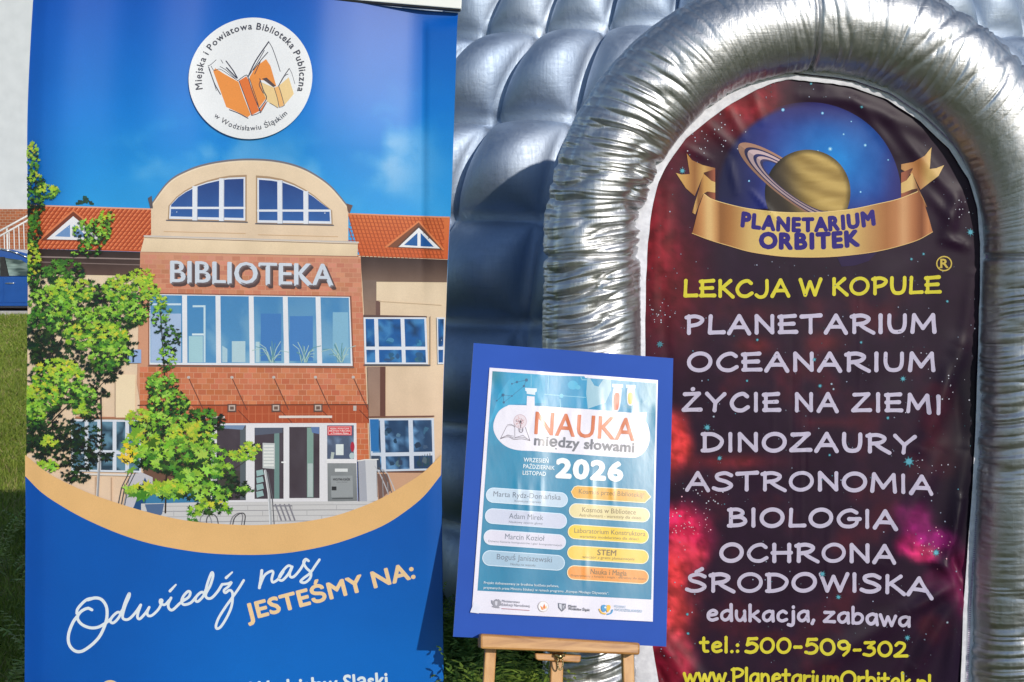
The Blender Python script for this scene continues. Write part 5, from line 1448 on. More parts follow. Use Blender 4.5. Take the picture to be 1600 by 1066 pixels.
# ------------------------------------------------ hand-lettered lines (one pen-stroke alphabet)
def ell(cx, cy, rx, ry, a0, a1, n=26, tilt=0.0):
    a = np.radians(np.linspace(a0, a1, n))
    x, y = rx * np.cos(a), ry * np.sin(a)
    return np.stack([cx + x + y * tilt, cy + y], 1)
c_ = lambda *p: ('c', p)
l_ = lambda *p: ('l', p)
G = {
 'A': (.92, [l_((.0, -.02), (.47, 1.0)), l_((.47, 1.0), (.92, -.04)), l_((.18, .33), (.76, .33))]),
 'B': (.78, [l_((.1, 0), (.1, 1)), c_((0, .97), (.4, 1.0), (.64, .82), (.5, .6), (.12, .52)), c_((.12, .52), (.56, .52), (.76, .28), (.55, .06), (0, .0))]),
 'C': (.86, [c_((.82, .84), (.6, 1.0), (.25, .85), (.04, .45), (.2, .08), (.55, .0), (.86, .2))]),
 'D': (.90, [l_((.1, 0), (.1, 1)), c_((0, .98), (.5, .96), (.86, .62), (.72, .2), (.35, .02), (.0, .0))]),
 'E': (.76, [l_((.1, .03), (.1, .97)), l_((0, .94), (.72, 1.0)), l_((.02, .5), (.66, .53)), l_((.02, .03), (.78, .04))]),
 'G': (1.0, [c_((.86, .86), (.6, 1.0), (.25, .85), (.04, .45), (.2, .07), (.55, .0), (.82, .16), (.9, .46)), l_((.52, .46), (1.0, .48))]),
 'H': (.86, [l_((.1, 0), (.1, 1)), l_((.78, 0), (.78, 1)), l_((.02, .5), (.86, .52))]),
 'I': (.16, [l_((.08, 0), (.08, 1))]),
 'J': (.66, [c_((.6, 1), (.6, .35), (.45, .0), (.18, -.06), (0, .08))]),
 'K': (.78, [l_((.1, 0), (.1, 1)), l_((.68, 1.0), (.1, .42)), l_((.24, .55), (.82, -.05))]),
 'L': (.68, [l_((.1, 1), (.06, .02)), l_((.06, .02), (.7, .04))]),
 'M': (1.08, [l_((.04, 0), (.12, 1)), l_((.12, 1), (.52, .22)), l_((.52, .22), (.98, 1)), l_((.98, 1), (1.04, 0))]),
 'N': (.86, [l_((.08, 0), (.08, 1)), l_((.08, 1), (.80, .02)), l_((.80, .02), (.80, 1))]),
 'O': (1.0, [('c', tuple(map(tuple, ell(.5, .5, .47, .51, 95, 456, 30, .06))))]),
 'P': (.76, [l_((.12, 0), (.12, 1)), c_((0, .93), (.42, 1.0), (.74, .82), (.56, .54), (.14, .42))]),
 'R': (.98, [l_((.12, 0), (.12, 1)), c_((0, .93), (.45, 1.0), (.78, .82), (.6, .56), (.14, .46)), c_((.36, .48), (.6, .24), (1.0, -.05))]),
 'S': (.80, [c_((.78, .86), (.5, 1.0), (.16, .88), (.2, .64), (.56, .48), (.78, .26), (.56, .04), (.24, .0), (0, .1))]),
 'T': (.86, [l_((.42, 0), (.42, .98)), l_((0, .95), (.88, 1.02))]),
 'U': (.84, [c_((.07, 1), (.07, .42), (.2, .07), (.45, .0), (.68, .1), (.78, .42), (.79, 1))]),
 'W': (1.14, [l_((0, 1), (.27, .0)), l_((.27, .0), (.54, .84)), l_((.54, .84), (.82, .0)), l_((.82, .0), (1.14, 1))]),
 'Y': (.88, [l_((0, 1), (.42, .46)), l_((.88, .98), (.42, .46)), l_((.42, .46), (.38, 0))]),
 'Z': (.86, [l_((.06, .96), (.78, 1.0)), l_((.78, 1.0), (.0, .02)), l_((.0, .02), (.86, .04))]),
 'a': (.62, [c_((.56, .6), (.36, .68), (.1, .5), (.06, .2), (.22, .02), (.42, .12), (.56, .42)), l_((.57, .66), (.6, .0))]),
 'b': (.62, [l_((.06, 1.08), (.06, 0)), c_((.06, .36), (.25, .64), (.5, .6), (.6, .35), (.45, .06), (.2, .0), (.06, .1))]),
 'c': (.56, [c_((.54, .56), (.34, .68), (.1, .48), (.1, .14), (.3, .0), (.56, .1))]),
 'd': (.64, [c_((.56, .6), (.36, .68), (.1, .5), (.06, .2), (.22, .02), (.42, .12), (.56, .42)), l_((.58, 1.08), (.6, .0))]),
 'e': (.60, [c_((.08, .33), (.46, .4), (.54, .56), (.34, .68), (.1, .48), (.1, .14), (.3, 0), (.58, .1))]),
 'i': (.14, [l_((.07, 0), (.07, .66)), l_((.07, .95), (.07, .97))]),
 'j': (.26, [c_((.2, .66), (.2, -.1), (.1, -.3), (-.08, -.26)), l_((.2, .95), (.2, .97))]),
 'k': (.58, [l_((.06, 1.08), (.06, 0)), l_((.5, .66), (.08, .28)), l_((.18, .38), (.58, -.02))]),
 'l': (.14, [l_((.07, 1.05), (.07, 0))]),
 'm': (.82, [l_((.06, .66), (.06, 0)), c_((.06, .42), (.22, .64), (.36, .6), (.41, .4), (.41, 0)), c_((.41, .42), (.56, .64), (.7, .6), (.76, .4), (.76, 0))]),
 'n': (.58, [l_((.06, .66), (.06, 0)), c_((.06, .4), (.24, .64), (.42, .6), (.5, .4), (.5, 0))]),
 'p': (.62, [l_((.06, .68), (.06, -.32)), c_((.06, .36), (.25, .64), (.5, .6), (.6, .35), (.45, .06), (.2, .0), (.06, .1))]),
 'r': (.42, [l_((.06, .66), (.06, 0)), c_((.06, .38), (.2, .6), (.42, .64))]),
 't': (.46, [c_((.2, .98), (.19, .4), (.24, .05), (.44, .02)), l_((0, .64), (.44, .67))]),
 'u': (.58, [c_((.06, .66), (.06, .26), (.18, .02), (.36, .06), (.5, .34)), l_((.51, .66), (.54, .0))]),
 'w': (.84, [l_((0, .66), (.2, .0)), l_((.2, .0), (.41, .56)), l_((.41, .56), (.62, .0)), l_((.62, .0), (.84, .66))]),
 'z': (.56, [l_((.03, .64), (.52, .66)), l_((.52, .66), (.0, .02)), l_((.0, .02), (.56, .03))]),
 '0': (.80, [('c', tuple(map(tuple, ell(.4, .5, .37, .5, 95, 456, 28, .04))))]),
 '2': (.74, [c_((.06, .80), (.24, 1.0), (.54, .92), (.54, .62), (.3, .3), (.0, .03)), l_((.0, .03), (.74, .05))]),
 '3': (.70, [l_((.06, .97), (.62, .98)), l_((.62, .98), (.28, .6)), c_((.28, .6), (.58, .54), (.66, .24), (.4, .0), (.02, .08))]),
 '5': (.72, [l_((.68, 1.0), (.2, .97)), l_((.2, .97), (.12, .54)), c_((.12, .54), (.42, .66), (.70, .46), (.62, .14), (.34, .0), (.04, .06))]),
 '9': (.72, [c_((.64, .74), (.46, .98), (.14, .9), (.06, .64), (.26, .46), (.54, .56), (.66, .8), (.6, .36), (.34, .0))]),
 '-': (.46, [l_((.06, .40), (.42, .41))]),
 '.': (.14, [l_((.07, .03), (.08, .04))]),
 ':': (.14, [l_((.07, .06), (.08, .07)), l_((.07, .5), (.08, .51))]),
 ',': (.18, [l_((.1, .06), (.02, -.16))]),
}
G['Ż'] = (G['Z'][0], G['Z'][1] + [l_((.46, 1.26), (.48, 1.27))])
G['Ś'] = (G['S'][0], G['S'][1] + [l_((.42, 1.14), (.66, 1.32))])
H_ = Art(CS, 0.0008)
def hand(s, x0, x1, base, h, pen, color, gap=.24, space=.42):
    """base: list of (x, y) baseline knots"""
    wd = 0; pos = []
    for ch in s:
        if ch == ' ': wd += space; pos.append(None); continue
        pos.append(wd); wd += G[ch][0] + gap
    wd -= gap
    bx, by = zip(*base)
    k = (x1 - x0 - pen) / wd
    for ch, p in zip(s, pos):
        if p is None: continue
        for si, (kind, pts) in enumerate(G[ch][1]):
            q = np.array(pts, float)
            if kind == 'c': q = catmull(q, 5) if len(q) < 15 else q
            else:
                n = 4; q = np.vstack([q[0] + (q[1] - q[0]) * t for t in np.linspace(0, 1, n)])
            X_ = x0 + pen / 2 + (p + q[:, 0]) * k
            Y_ = np.interp(X_, bx, by) - q[:, 1] * h
            jit = pen * RNG.uniform(.94, 1.06)
            H_.stroke(np.stack([X_, Y_], 1), jit, color, z=H_.z + si * 4.5e-5, taper=[1.08, .97, .94, .97, 1.08] if kind == 'l' and len(pts) == 2 else None)
YEL, LAV = c8(216, 204, 62), c8(196, 188, 212)
hand("LEKCJA W KOPULE", 1066, 1471, [(1066, 462.5), (1180, 463), (1300, 460), (1471, 457)], 24, 5.6, YEL)
hand("PLANETARIUM", 1069, 1464.5, [(1069, 520.5), (1464, 518.5)], 26, 6.2, LAV, .26)
hand("OCEANARIUM", 1072, 1462.5, [(1072, 578.5), (1462, 578.5)], 26, 6.2, LAV, .26)
hand("ŻYCIE NA ZIEMI", 1065, 1469, [(1065, 641), (1400, 642), (1469, 645)], 26, 6.0, LAV, .32, .5)
hand("DINOZAURY", 1094.5, 1432, [(1094, 704), (1320, 704), (1432, 708)], 26, 6.2, LAV, .26)
hand("ASTRONOMIA", 1070.5, 1458, [(1070, 765), (1300, 765), (1380, 767.5), (1458, 771)], 26, 6.0, LAV, .24)
hand("BIOLOGIA", 1135.5, 1401.5, [(1135, 821.5), (1300, 822), (1401, 825)], 25.5, 6.0, LAV, .26)
hand("OCHRONA", 1123, 1400, [(1123, 876.5), (1300, 876.5), (1400, 878.5)], 25.5, 6.0, LAV, .24)
hand("ŚRODOWISKA", 1070, 1455.5, [(1070, 923.5), (1330, 923), (1410, 927), (1455, 932)], 26, 6.0, LAV, .22)
hand("edukacja, zabawa", 1102, 1423.5, [(1102, 969), (1280, 971), (1350, 974), (1423, 979)], 22.5, 5.0, LAV, .18, .34)
hand("tel.: 500-509-302", 1092, 1420.5, [(1092, 1018), (1160, 1019), (1300, 1021), (1350, 1024), (1420, 1027)], 21.5, 5.0, YEL, .20, .20)
hand("www.PlanetariumOrbitek.pl", 1066, 1456.5, [(1066, 1066), (1250, 1070), (1350, 1074), (1456, 1080)], 23, 4.6, YEL, .15)
H_.up(2.5e-4)
# registered sign
H_.ellipse(1475, 412, 12.4, 12, c8(204, 178, 84), n=40, holes=[[(1475 + 10.4 * math.cos(t), 412 + 10.0 * math.sin(t)) for t in np.linspace(0, 2 * math.pi, 40, endpoint=False)]])
H_.text("R", (1469.5, 418.5), (1481.2, 418.5), 13.5, c8(204, 178, 84), bold=.03)
for x in (1469, 1473): H_.rect(x - 1.5, 417.2, x + 3.4, 418.8, c8(204, 178, 84)) if x == 1469 else None
# stars
def star(x, y, r, c, spike=True):
    z = H_.z + RNG.uniform(0, 3e-5)
    if spike and r > 2.2:
        a = np.linspace(0, 2 * math.pi, 16, endpoint=False) + RNG.uniform(0, 1)
        rad = np.where(np.arange(16) % 2 == 0, r, r * .48) * RNG.uniform(.8, 1.1, 16)
        H_.poly(list(zip(x + rad * np.cos(a), y + rad * np.sin(a))), lin8(np.array(c) * .72), z=z)
        H_.ellipse(x, y, r * .45, r * .45, lin8(np.array(c)), n=10, z=z + 8e-6)
    else:
        H_.ellipse(x, y, r, r, lin8(np.array(c)), n=7, z=z)
H_.up()
for x, y, r in ((1031, 538, 6.5), (1105, 668, 6.5), (1124, 716, 5), (1420, 721, 10), (1462, 863, 6.5), (1411, 592, 5.5), (1281, 603, 4.2), (1299, 600, 2.6), (1302, 608, 2.6), (1310, 933, 5), (1285, 897, 6), (1418, 997, 5.5), (1516, 363, 7), (1500, 255, 5), (1443, 397, 3), (1066, 267, 6), (1345, 535, 3), (1183, 531, 3.2), (1480, 471, 3.2), (1387, 653, 3.6), (1296, 711, 2.8), (1267, 131, 3.2), (1345, 168, 3.2), (1424, 405, 3), (1074, 960, 3.4), (1075, 990, 3.4), (1062, 806, 2.6), (1477, 970, 2.6), (1167, 595, 3), (1115, 651, 2.4), (1272, 562, 4)):
    star(x, y, r, (92, 168, 190) if r > 2.7 else (170, 186, 206))
for k in range(760):
    y = RNG.uniform(130, 1070); x = RNG.uniform(cl(y) + 5, cr_(y) - 6)
    if (1115 < x < 1410 and 165 < y < 405) or (1080 < x < 1460 and 330 < y < 405): continue
    edge = abs(x - 1268) / 265
    if RNG.uniform() > .35 + .65 * edge ** 2: continue
    b = RNG.uniform(.45, 1) ** 1.3
    star(x, y, RNG.uniform(.45, 1.15), np.array([168, 178, 204]) * b if RNG.uniform() < .8 else np.array([96, 160, 184]) * b, False)
for cx0, cy0, n, sp in ((1070, 815, 46, 32), (1450, 850, 26, 26), (1120, 215, 30, 34), (1030, 490, 20, 16), (1105, 780, 22, 30), (1505, 330, 12, 16), (1475, 600, 20, 40), (1440, 730, 14, 22)):
    for k in range(n):
        x, y = cx0 + RNG.normal() * sp * .6, cy0 + RNG.normal() * sp * .6
        if cl(y) + 4 < x < cr_(y) - 4: star(x, y, RNG.uniform(.5, 1.2), np.array([232, 170, 190]) if 'x' and cy0 > 790 and cy0 < 870 else np.array([190, 190, 206]), False)
H_.build("lettering", poly_mat, curtain, cut=10)
print("curtain prims", len(H_.cols))
# ============================================================ DISPLAY BOARD ON AN EASEL
def at_depth(px, py, Y): return onY(px, py, Y)
pBL, pBR, pTL = at_depth(708, 995, 2.815), at_depth(1041, 1010.5, 2.862), at_depth(740, 536, 3.015)
bn = np.cross(pBR - pBL, pTL - pBL); bn /= np.linalg.norm(bn)
if bn[1] > 0: bn = -bn
PS = Surface(pBL, bn)
board = empty("display_board", tuple(PS.map(np.array([875.]), np.array([1002.]))[0]))
tag(board, "blue display board holding a teal event poster with white and yellow panels", "display board")
BC = [(740, 536), (1052, 560), (1041, 1010.5), (708, 995)]
foam_blue = noise_mat("blue board face", (0.010, 0.065, 0.36), (0.014, 0.078, 0.42), 3, 0.6, spec=0.2)
foam_edge = noise_mat("white foam edge", (0.72, 0.66, 0.66), (0.8, 0.76, 0.76), 60, 0.8)
bc = np.array(BC, float)
fr = PS.map(bc[:, 0], bc[:, 1]); bk = fr - bn * 0.008
me = mesh_np("backing_panel", np.vstack([fr, bk]), [[3, 2, 1, 0], [4, 5, 6, 7], [0, 1, 5, 4], [1, 2, 6, 5], [2, 3, 7, 6], [3, 0, 4, 7]])
bp = link("backing_panel", me, [foam_edge, foam_blue], board)
me.polygons[0].material_index = 1
bmx = bmesh.new(); bmx.from_mesh(me); bmesh.ops.recalc_face_normals(bmx, faces=bmx.faces); bmx.to_mesh(me); bmx.free()

# poster paper, a little wavy
TL, TR, BR, BL = (765, 574.5), (1028, 594), (1020, 971.5), (737, 957.5)
def pw(px, py):
    px = np.asarray(px, float); py = np.asarray(py, float)
    w = 0.0006 * np.sin(px / 7.5 + .8 * np.sin(py / 60)) * sst(760, 640, py) * sst(.40, .65, fbm(px / 40, py / 70, 201, 3)) + 0.0008 * np.sin(px / 21 + 1.3 + py / 300) * sst(820, 620, py)
    w = w + 0.0003 * np.sin(px / 13 + 2 + py / 90)
    for x0, y0 in ((808, 770), (845, 770), (826, 790), (925, 765), (957, 765), (915, 890)):
        w = w - 0.0005 * np.exp(-((px - x0) / 4.5) ** 2 - ((py - y0) / 26) ** 2)
    return w
QS = Surface(pBL + bn * 0.004, bn, pw, 3)
paper = print_mat("coated paper", 0.28, 0.35, wob=((24, 24, 9), 0.06, 0.006), coat=0.1)
def quad_pt(u, v, c=(TL, TR, BR, BL)):
    c = np.array(c, float)
    return c[0] * (1 - u) * (1 - v) + c[1] * u * (1 - v) + c[2] * u * v + c[3] * (1 - u) * v
P0 = Art(QS, 0.0)
P0.poly([TL, TR, BR, BL], c8(226, 222, 236))
poster = P0.build("poster", paper, board)

D_ = Art(QS, 0.0004)
UPV = np.array([.064, -1.0]); UPV /= np.linalg.norm(UPV)          # "up" of the tilted board in the photograph
q7 = lambda X, Y: (750 + X / 5.517, 570 + Y / 5.517)
q8 = lambda X, Y: (690 + X / 3.373, 750 + Y / 3.373)
def teal(x, y):
    t = np.clip((y - 585) / 340, 0, 1)[:, None]
    a, b, c = np.array([4, 146, 194.]), np.array([14, 132, 172.]), np.array([12, 124, 164.])
    col = np.where(t < .35, a + (b - a) * t / .35, b + (c - b) * (t - .35) / .65)
    gr = sst(800, 765, x) * sst(615, 580, y)
    col = col + (np.array([34, 116, 126.]) - col) * gr[:, None] * .8
    rt_ = sst(985, 1026, x) * sst(690, 600, y)
    col = col + (np.array([70, 132, 150.]) - col) * rt_[:, None] * .7
    return lin8(col + 14 * (fbm(x / 26, y / 26, 211, 4)[:, None] - .5))
D_.poly([(769.5, 580), (1025.5, 599), (1017.6, 937), (746, 923)], teal)
# bright arc and ghost glassware in the background
CY_ = lambda x, y: lin8(np.array([30, 158, 202.]) + 10 * (fbm(x / 20, y / 20, 5)[:, None] - .5))
D_.poly([q7(*p) for p in ((110, 420), (160, 260), (250, 130), (360, 75), (560, 88), (560, 330), (300, 340), (150, 420), (95, 500), (80, 590), (75, 500))], CY_)
D_.poly([q7(*p) for p in ((560, 90), (900, 100), (930, 160), (930, 370), (560, 350))], lambda x, y: lin8(np.array([20, 146, 194.]) + 12 * (fbm(x / 20, y / 20, 5)[:, None] - .5)))
PALE = c8(188, 212, 228)
D_.poly([q7(*p) for p in ((925, 110), (950, 120), (985, 180), (1020, 190), (1060, 130), (1130, 130), (1130, 220), (1080, 330), (930, 380), (915, 250))], c8(150, 190, 208))
D_.poly([q7(*p) for p in ((1230, 360), (1330, 310), (1400, 330), (1440, 300), (1500, 400), (1500, 420), (1340, 400))], c8(64, 146, 180))
for p, w in (([(555, 255), (640, 262), (910, 282)], 1.2), ([(690, 300), (695, 370)], 1.6), ([(590, 90), (585, 250)], 1.0), ([(440, 80), (440, 190)], .8), ([(870, 105), (880, 130), (920, 130)], 1.6)):
    D_.stroke([q7(*k) for k in p], w, c8(120, 190, 216))
D_.ellipse(*q7(800, 175), 8, 7, c8(58, 172, 212), n=24); D_.ellipse(*q7(845, 195), 4, 3.6, c8(70, 176, 212), n=18); D_.ellipse(*q7(703, 268), 3.2, 3.4, c8(110, 194, 222), n=18)
MOL = [(145, 310), (205, 325), (198, 262), (275, 270), (318, 150), (400, 133), (275, 165), (378, 185)]
for a, b in ((0, 2), (2, 1), (2, 3), (3, 7), (4, 6), (4, 5), (5, 7), (1, 3)): D_.stroke([q7(*MOL[a]), q7(*MOL[b])], .7, c8(18, 104, 146))
for k, m in enumerate(MOL): D_.ellipse(*q7(*m), 1.3 + (k % 3) * .6, 1.3 + (k % 3) * .6, c8(14, 92, 132), n=12)
# title plate with the flask neck
WHT = c8(228, 224, 236)
plate = catmull([q7(*p) for p in ((300, 348), (700, 368), (1180, 405), (1340, 425), (1430, 490), (1465, 600), (1445, 710), (1370, 790), (1260, 802), (900, 778), (500, 748), (300, 733), (190, 680), (125, 590), (118, 500), (160, 405), (230, 358))], 6, closed=True)
D_.poly([q7(*p) for p in ((405, 270), (470, 276), (470, 380), (400, 372))], WHT); D_.poly([q7(*p) for p in ((388, 200), (490, 206), (488, 232), (475, 240), (475, 262), (402, 252), (402, 232), (390, 226))], c8(214, 226, 238))
D_.poly([q7(*p) for p in ((1340, 408), (1440, 410), (1438, 425), (1428, 480), (1350, 470))], c8(182, 208, 222))
D_.poly([tuple(p) for p in plate[:-1]], WHT)
def tube(x, y0, y1, w, col, fill0, dx=-18):
    D_.poly([q7(*p) for p in ((x - w * .75, y0), (x + w * .75, y0 + 4), (x + w * .72, y0 + 34), (x - w * .75, y0 + 30))], PALE)
    D_.poly(catmull([q7(*p) for p in ((x - w * .5, y0 + 30), (x + w * .5, y0 + 32), (x + w * .5 + dx * .8, y1 - 30), (x + dx, y1), (x - w * .5 + dx * .8, y1 - 32))], 5, closed=True)[:-1].tolist(), c8(214, 216, 226))
    D_.poly(catmull([q7(*p) for p in ((x - w * .34 + dx * .3, fill0), (x + w * .34 + dx * .3, fill0 + 2), (x + w * .34 + dx * .8, y1 - 32), (x + dx, y1 - 12), (x - w * .34 + dx * .8, y1 - 34))], 5, closed=True)[:-1].tolist(), col)
tube(1185, 165, 405, 64, c8(206, 92, 56), 255); tube(1300, 172, 355, 56, c8(232, 190, 62), 248, -6)
# brain bulb over an open book
GR = c8(120, 110, 124)
def dl(pts, w=.7, c=GR, s=True): D_.stroke(catmull([q7(*p) for p in pts], 4) if s else [q7(*p) for p in pts], w, c)
D_.ellipse(*q7(345, 490), 10.4, 11.2, c8(196, 170, 180), n=30); D_.ellipse(*q7(345, 490), 9.4, 10.2, c8(222, 208, 216), n=30)
for k in range(34):
    a, r = RNG.uniform(0, 6.28), RNG.uniform(0, 8)
    D_.ellipse(q7(345, 490)[0] + r * math.cos(a), q7(345, 490)[1] + r * math.sin(a), .75, .75, c8(196, 128, 132) if k % 3 else c8(132, 110, 122), n=8)
D_.ellipse(*q7(349, 493), 1.6, 1.8, c8(70, 62, 74), n=12)
dl([(345, 500), (350, 545)], 1.0); dl([(335, 550), (338, 575), (352, 584), (366, 576), (368, 550)], 1.2); dl([(340, 562), (366, 564)], .8)
dl([(175, 640), (230, 530), (300, 520), (300, 620), (240, 605), (175, 640)], .7, GR, False); dl([(300, 630), (370, 610), (430, 655), (390, 540)], .8, GR, False); dl([(175, 640), (240, 622), (295, 645), (360, 640), (430, 656)], .8); dl([(235, 520), (268, 515), (300, 540)], .7); dl([(180, 632), (240, 612), (296, 634), (365, 626), (424, 648)], .6)
# title
ORN = c8(208, 108, 60)
def up_text(s, p0, p1, h, c, bold=0, spacing=1.0, art=D_): art.text(s, p0, p1, h, c, bold=bold, spacing=spacing, upv=UPV)
D_.build("poster_artwork", paper, poster, cut=12); pz = D_.z
D_ = Art(QS, pz + .00005)
up_text("NAUKA", q7(470, 596), q7(1328, 656), 34, ORN, .012, 1.02, D_)
up_text("między słowami", q7(468, 692), q7(1325, 755), 15.0, c8(104, 106, 118), .03, 1.0, D_)
W2 = c8(214, 230, 240)
o7 = lambda X, Y: (690 + X / 3.95, 530 + Y / 3.95)
up_text("WRZESIEŃ", o7(505, 757), o7(658, 765), 6.2, W2, .02, 1, D_); up_text("PAŹDZIERNIK", o7(503, 797), o7(696, 808), 6.2, W2, .02, 1, D_); up_text("LISTOPAD", o7(499, 837), o7(642, 845), 6.2, W2, .02, 1, D_)
up_text("2026", o7(708, 850), o7(1110, 874), 27.5, c8(232, 238, 246), .055, 1.02, D_)
# pills
def pill(x0, y0, x1, y1, hh, fill, edge, pointed=False):
    a, b = np.array(q8(x0, y0)), np.array(q8(x1, y1)); h = hh / 3.373 / 2
    d = (b - a) / np.linalg.norm(b - a); n = np.array([-d[1], d[0]])
    def shape(k):
        r = h - k; out = []
        A0, B0 = a + d * h, b - d * h
        if pointed:
            B1 = b - d * h * .9
            out = [A0 - d * r * .95, A0 - d * r * .5 - n * r * .8, A0 - n * r, B1 - n * r, b - d * (k * 1.4) - n * .5, b - d * (k * 1.4) + n * .5, B1 + n * r, A0 + n * r, A0 - d * r * .5 + n * r * .8]
        else:
            for t in np.linspace(90, 270, 14): out.append(A0 + d * r * math.cos(R(t)) + n * r * math.sin(R(t)))
            for t in np.linspace(-90, 90, 14): out.append(B0 + d * r * math.cos(R(t)) + n * r * math.sin(R(t)))
        return [tuple(p) for p in out]
    D_.poly(shape(0), edge); D_.poly(shape(1.2), fill)
EW, EY = c8(206, 226, 242), c8(240, 228, 190)
pill(233, 78, 665, 108, 80, c8(190, 208, 226), EW); pill(228, 188, 660, 220, 82, c8(200, 204, 224), EW); pill(221, 300, 655, 331, 82, c8(216, 212, 228), c8(212, 226, 240)); pill(214, 409, 649, 440, 82, c8(160, 188, 210), EW)
pill(678, 63, 1103, 90, 70, c8(226, 166, 46), EY, True); pill(670, 160, 1097, 188, 78, c8(222, 206, 150), c8(226, 230, 220)); pill(664, 271, 1091, 300, 78, c8(232, 196, 24), EY); pill(661, 381, 1091, 408, 76, c8(234, 196, 66), EY); pill(660, 486, 1091, 514, 76, c8(236, 148, 54), EY)
TG = c8(108, 118, 136); TY = c8(124, 98, 54)
def t8(s, x0, y0, x1, y1, h, c, bold=0.004): up_text(s, q8(x0, y0), q8(x1, y1), h, c, bold, 1.0, D_)
t8("Marta Rydz-Domańska", 272, 87, 627, 106, 8.2, TG); t8("Kosmiczne wyprawy", 384, 116, 523, 123, 3.2, TG)
t8("Adam Mirek", 354, 203, 535, 213, 8.2, TG); t8("Naukowy zawrót głowy", 354, 226, 532, 236, 3.2, TG)
t8("Marcin Kozioł", 333, 312, 541, 322, 8.4, TG); t8("Dziwna historia komputerów i gier komputerowych", 246, 327, 634, 350, 3.0, TG)
t8("Boguś Janiszewski", 290, 418, 580, 435, 8.4, TG); t8("Nauka na wesoło", 362, 449, 494, 457, 3.6, TG)
t8("Kosmos przed Biblioteką!", 722, 72, 1066, 92, 7.2, TY); t8("Kosmos w Bibliotece", 740, 169, 1022, 183, 7.6, TY); t8("Astrohunters - warsztaty dla dzieci", 724, 192, 1050, 208, 4.4, TY)
t8("Laboratorium Konstruktora", 698, 278, 1073, 297, 7.4, TY); t8("warsztaty modelarstwa dla dzieci", 726, 304, 1036, 319, 4.2, TY)
t8("STEM", 820, 396, 918, 400, 8.6, TY, .02); t8("wieczór z grami planszowymi", 740, 412, 1014, 425, 4.2, TY)
t8("Nauka i Magia", 784, 496, 974, 506, 8.0, TY, .008); t8("Eksperymenty z książki i magia - warsztaty dla dzieci", 680, 508, 1074, 527, 3.4, TY)
t8("Projekt dofinansowany ze środków budżetu państwa,", 222, 547, 617, 566, 3.6, W2, .012); t8("przyznanych przez Ministra Edukacji w ramach programu „Kompas Młodego Obywatela”.", 221, 573, 880, 604, 3.6, W2, .012)
# logo strip
GY = c8(128, 126, 140)
eg = [(262, 632), (272, 640), (282, 630), (290, 634), (300, 628), (312, 640), (314, 660), (300, 668), (308, 676), (284, 674), (264, 668), (274, 662), (264, 650)]
D_.poly([q8(*p) for p in eg], c8(150, 148, 160)); D_.poly([q8(*p) for p in ((281, 640), (294, 640), (293, 658), (287, 664), (281, 656))], c8(206, 204, 216)); D_.ellipse(*q8(288, 633), 1.6, 1.4, c8(140, 138, 150), n=12)
t8("Ministerstwo", 318, 644, 412, 650, 3.8, GY, 0); t8("Edukacji Narodowej", 317, 663, 464, 671, 4.0, GY, 0); D_.stroke([q8(317, 678), q8(462, 688)], .9, c8(190, 120, 130))
D_.ellipse(*q8(535, 667), 8.2, 8.4, c8(196, 178, 172), n=30); D_.ellipse(*q8(535, 667), 7.6, 7.8, c8(236, 234, 238), n=30)
D_.poly([q8(*p) for p in ((518, 662), (532, 672), (536, 686), (526, 684))], c8(232, 146, 62)); D_.poly([q8(*p) for p in ((533, 670), (540, 652), (548, 672), (538, 684))], c8(228, 122, 56)); D_.poly([q8(*p) for p in ((544, 670), (553, 664), (553, 676), (545, 680))], c8(238, 196, 130))
D_.poly([q8(*p) for p in ((614, 648), (632, 652), (654, 652), (654, 676), (634, 694), (616, 674))], c8(104, 106, 122)); D_.poly([q8(*p) for p in ((618, 652), (632, 656), (632, 688), (620, 672))], c8(206, 206, 218)); D_.poly([q8(*p) for p in ((637, 660), (650, 658), (648, 676), (638, 684))], c8(190, 190, 204)); D_.stroke([q8(640, 656), q8(646, 670), q8(640, 680)], 1.0, c8(80, 82, 98))
t8("Miasto", 668, 670, 711, 672, 3.6, c8(74, 76, 90), .02); t8("Wodzisław Śląski", 667, 684, 779, 692, 3.8, c8(74, 76, 90), .02)
BLU, YLW = c8(56, 150, 206), c8(236, 186, 50)
D_.poly(catmull([q8(*p) for p in ((842, 664), (856, 658), (868, 668), (866, 688), (852, 696), (842, 684))], 4, closed=True)[:-1].tolist(), BLU); D_.poly(catmull([q8(*p) for p in ((870, 662), (884, 660), (890, 672), (882, 690), (872, 698), (868, 684))], 4, closed=True)[:-1].tolist(), YLW)
D_.stroke(catmull([q8(*p) for p in ((831, 682), (842, 700), (862, 706))], 6), 2.2, YLW); D_.stroke(catmull([q8(*p) for p in ((900, 686), (892, 702), (874, 708))], 6), 2.2, BLU); D_.ellipse(*q8(862, 672), 1.6, 1.6, c8(226, 236, 244), n=12)
t8("POWIAT", 910, 672, 970, 676, 3.6, c8(140, 176, 206), 0); t8("WODZISŁAWSKI", 910, 690, 1054, 699, 4.0, c8(140, 176, 206), 0)
D_.build("lettering", paper, poster, cut=12)
# adhesive tape holding the lower left corner
tape = noise_mat("clear tape", (0.62, 0.62, 0.72), (0.7, 0.7, 0.78), 30, 0.12, bstr=.2)
tp = np.array([q8(150, 698), q8(172, 640), q8(206, 668), q8(196, 704)]); me = mesh_np("tape", QS.map(tp[:, 0], tp[:, 1], np.full(4, .0012)), [[3, 2, 1, 0]]); link("tape", me, tape, poster)

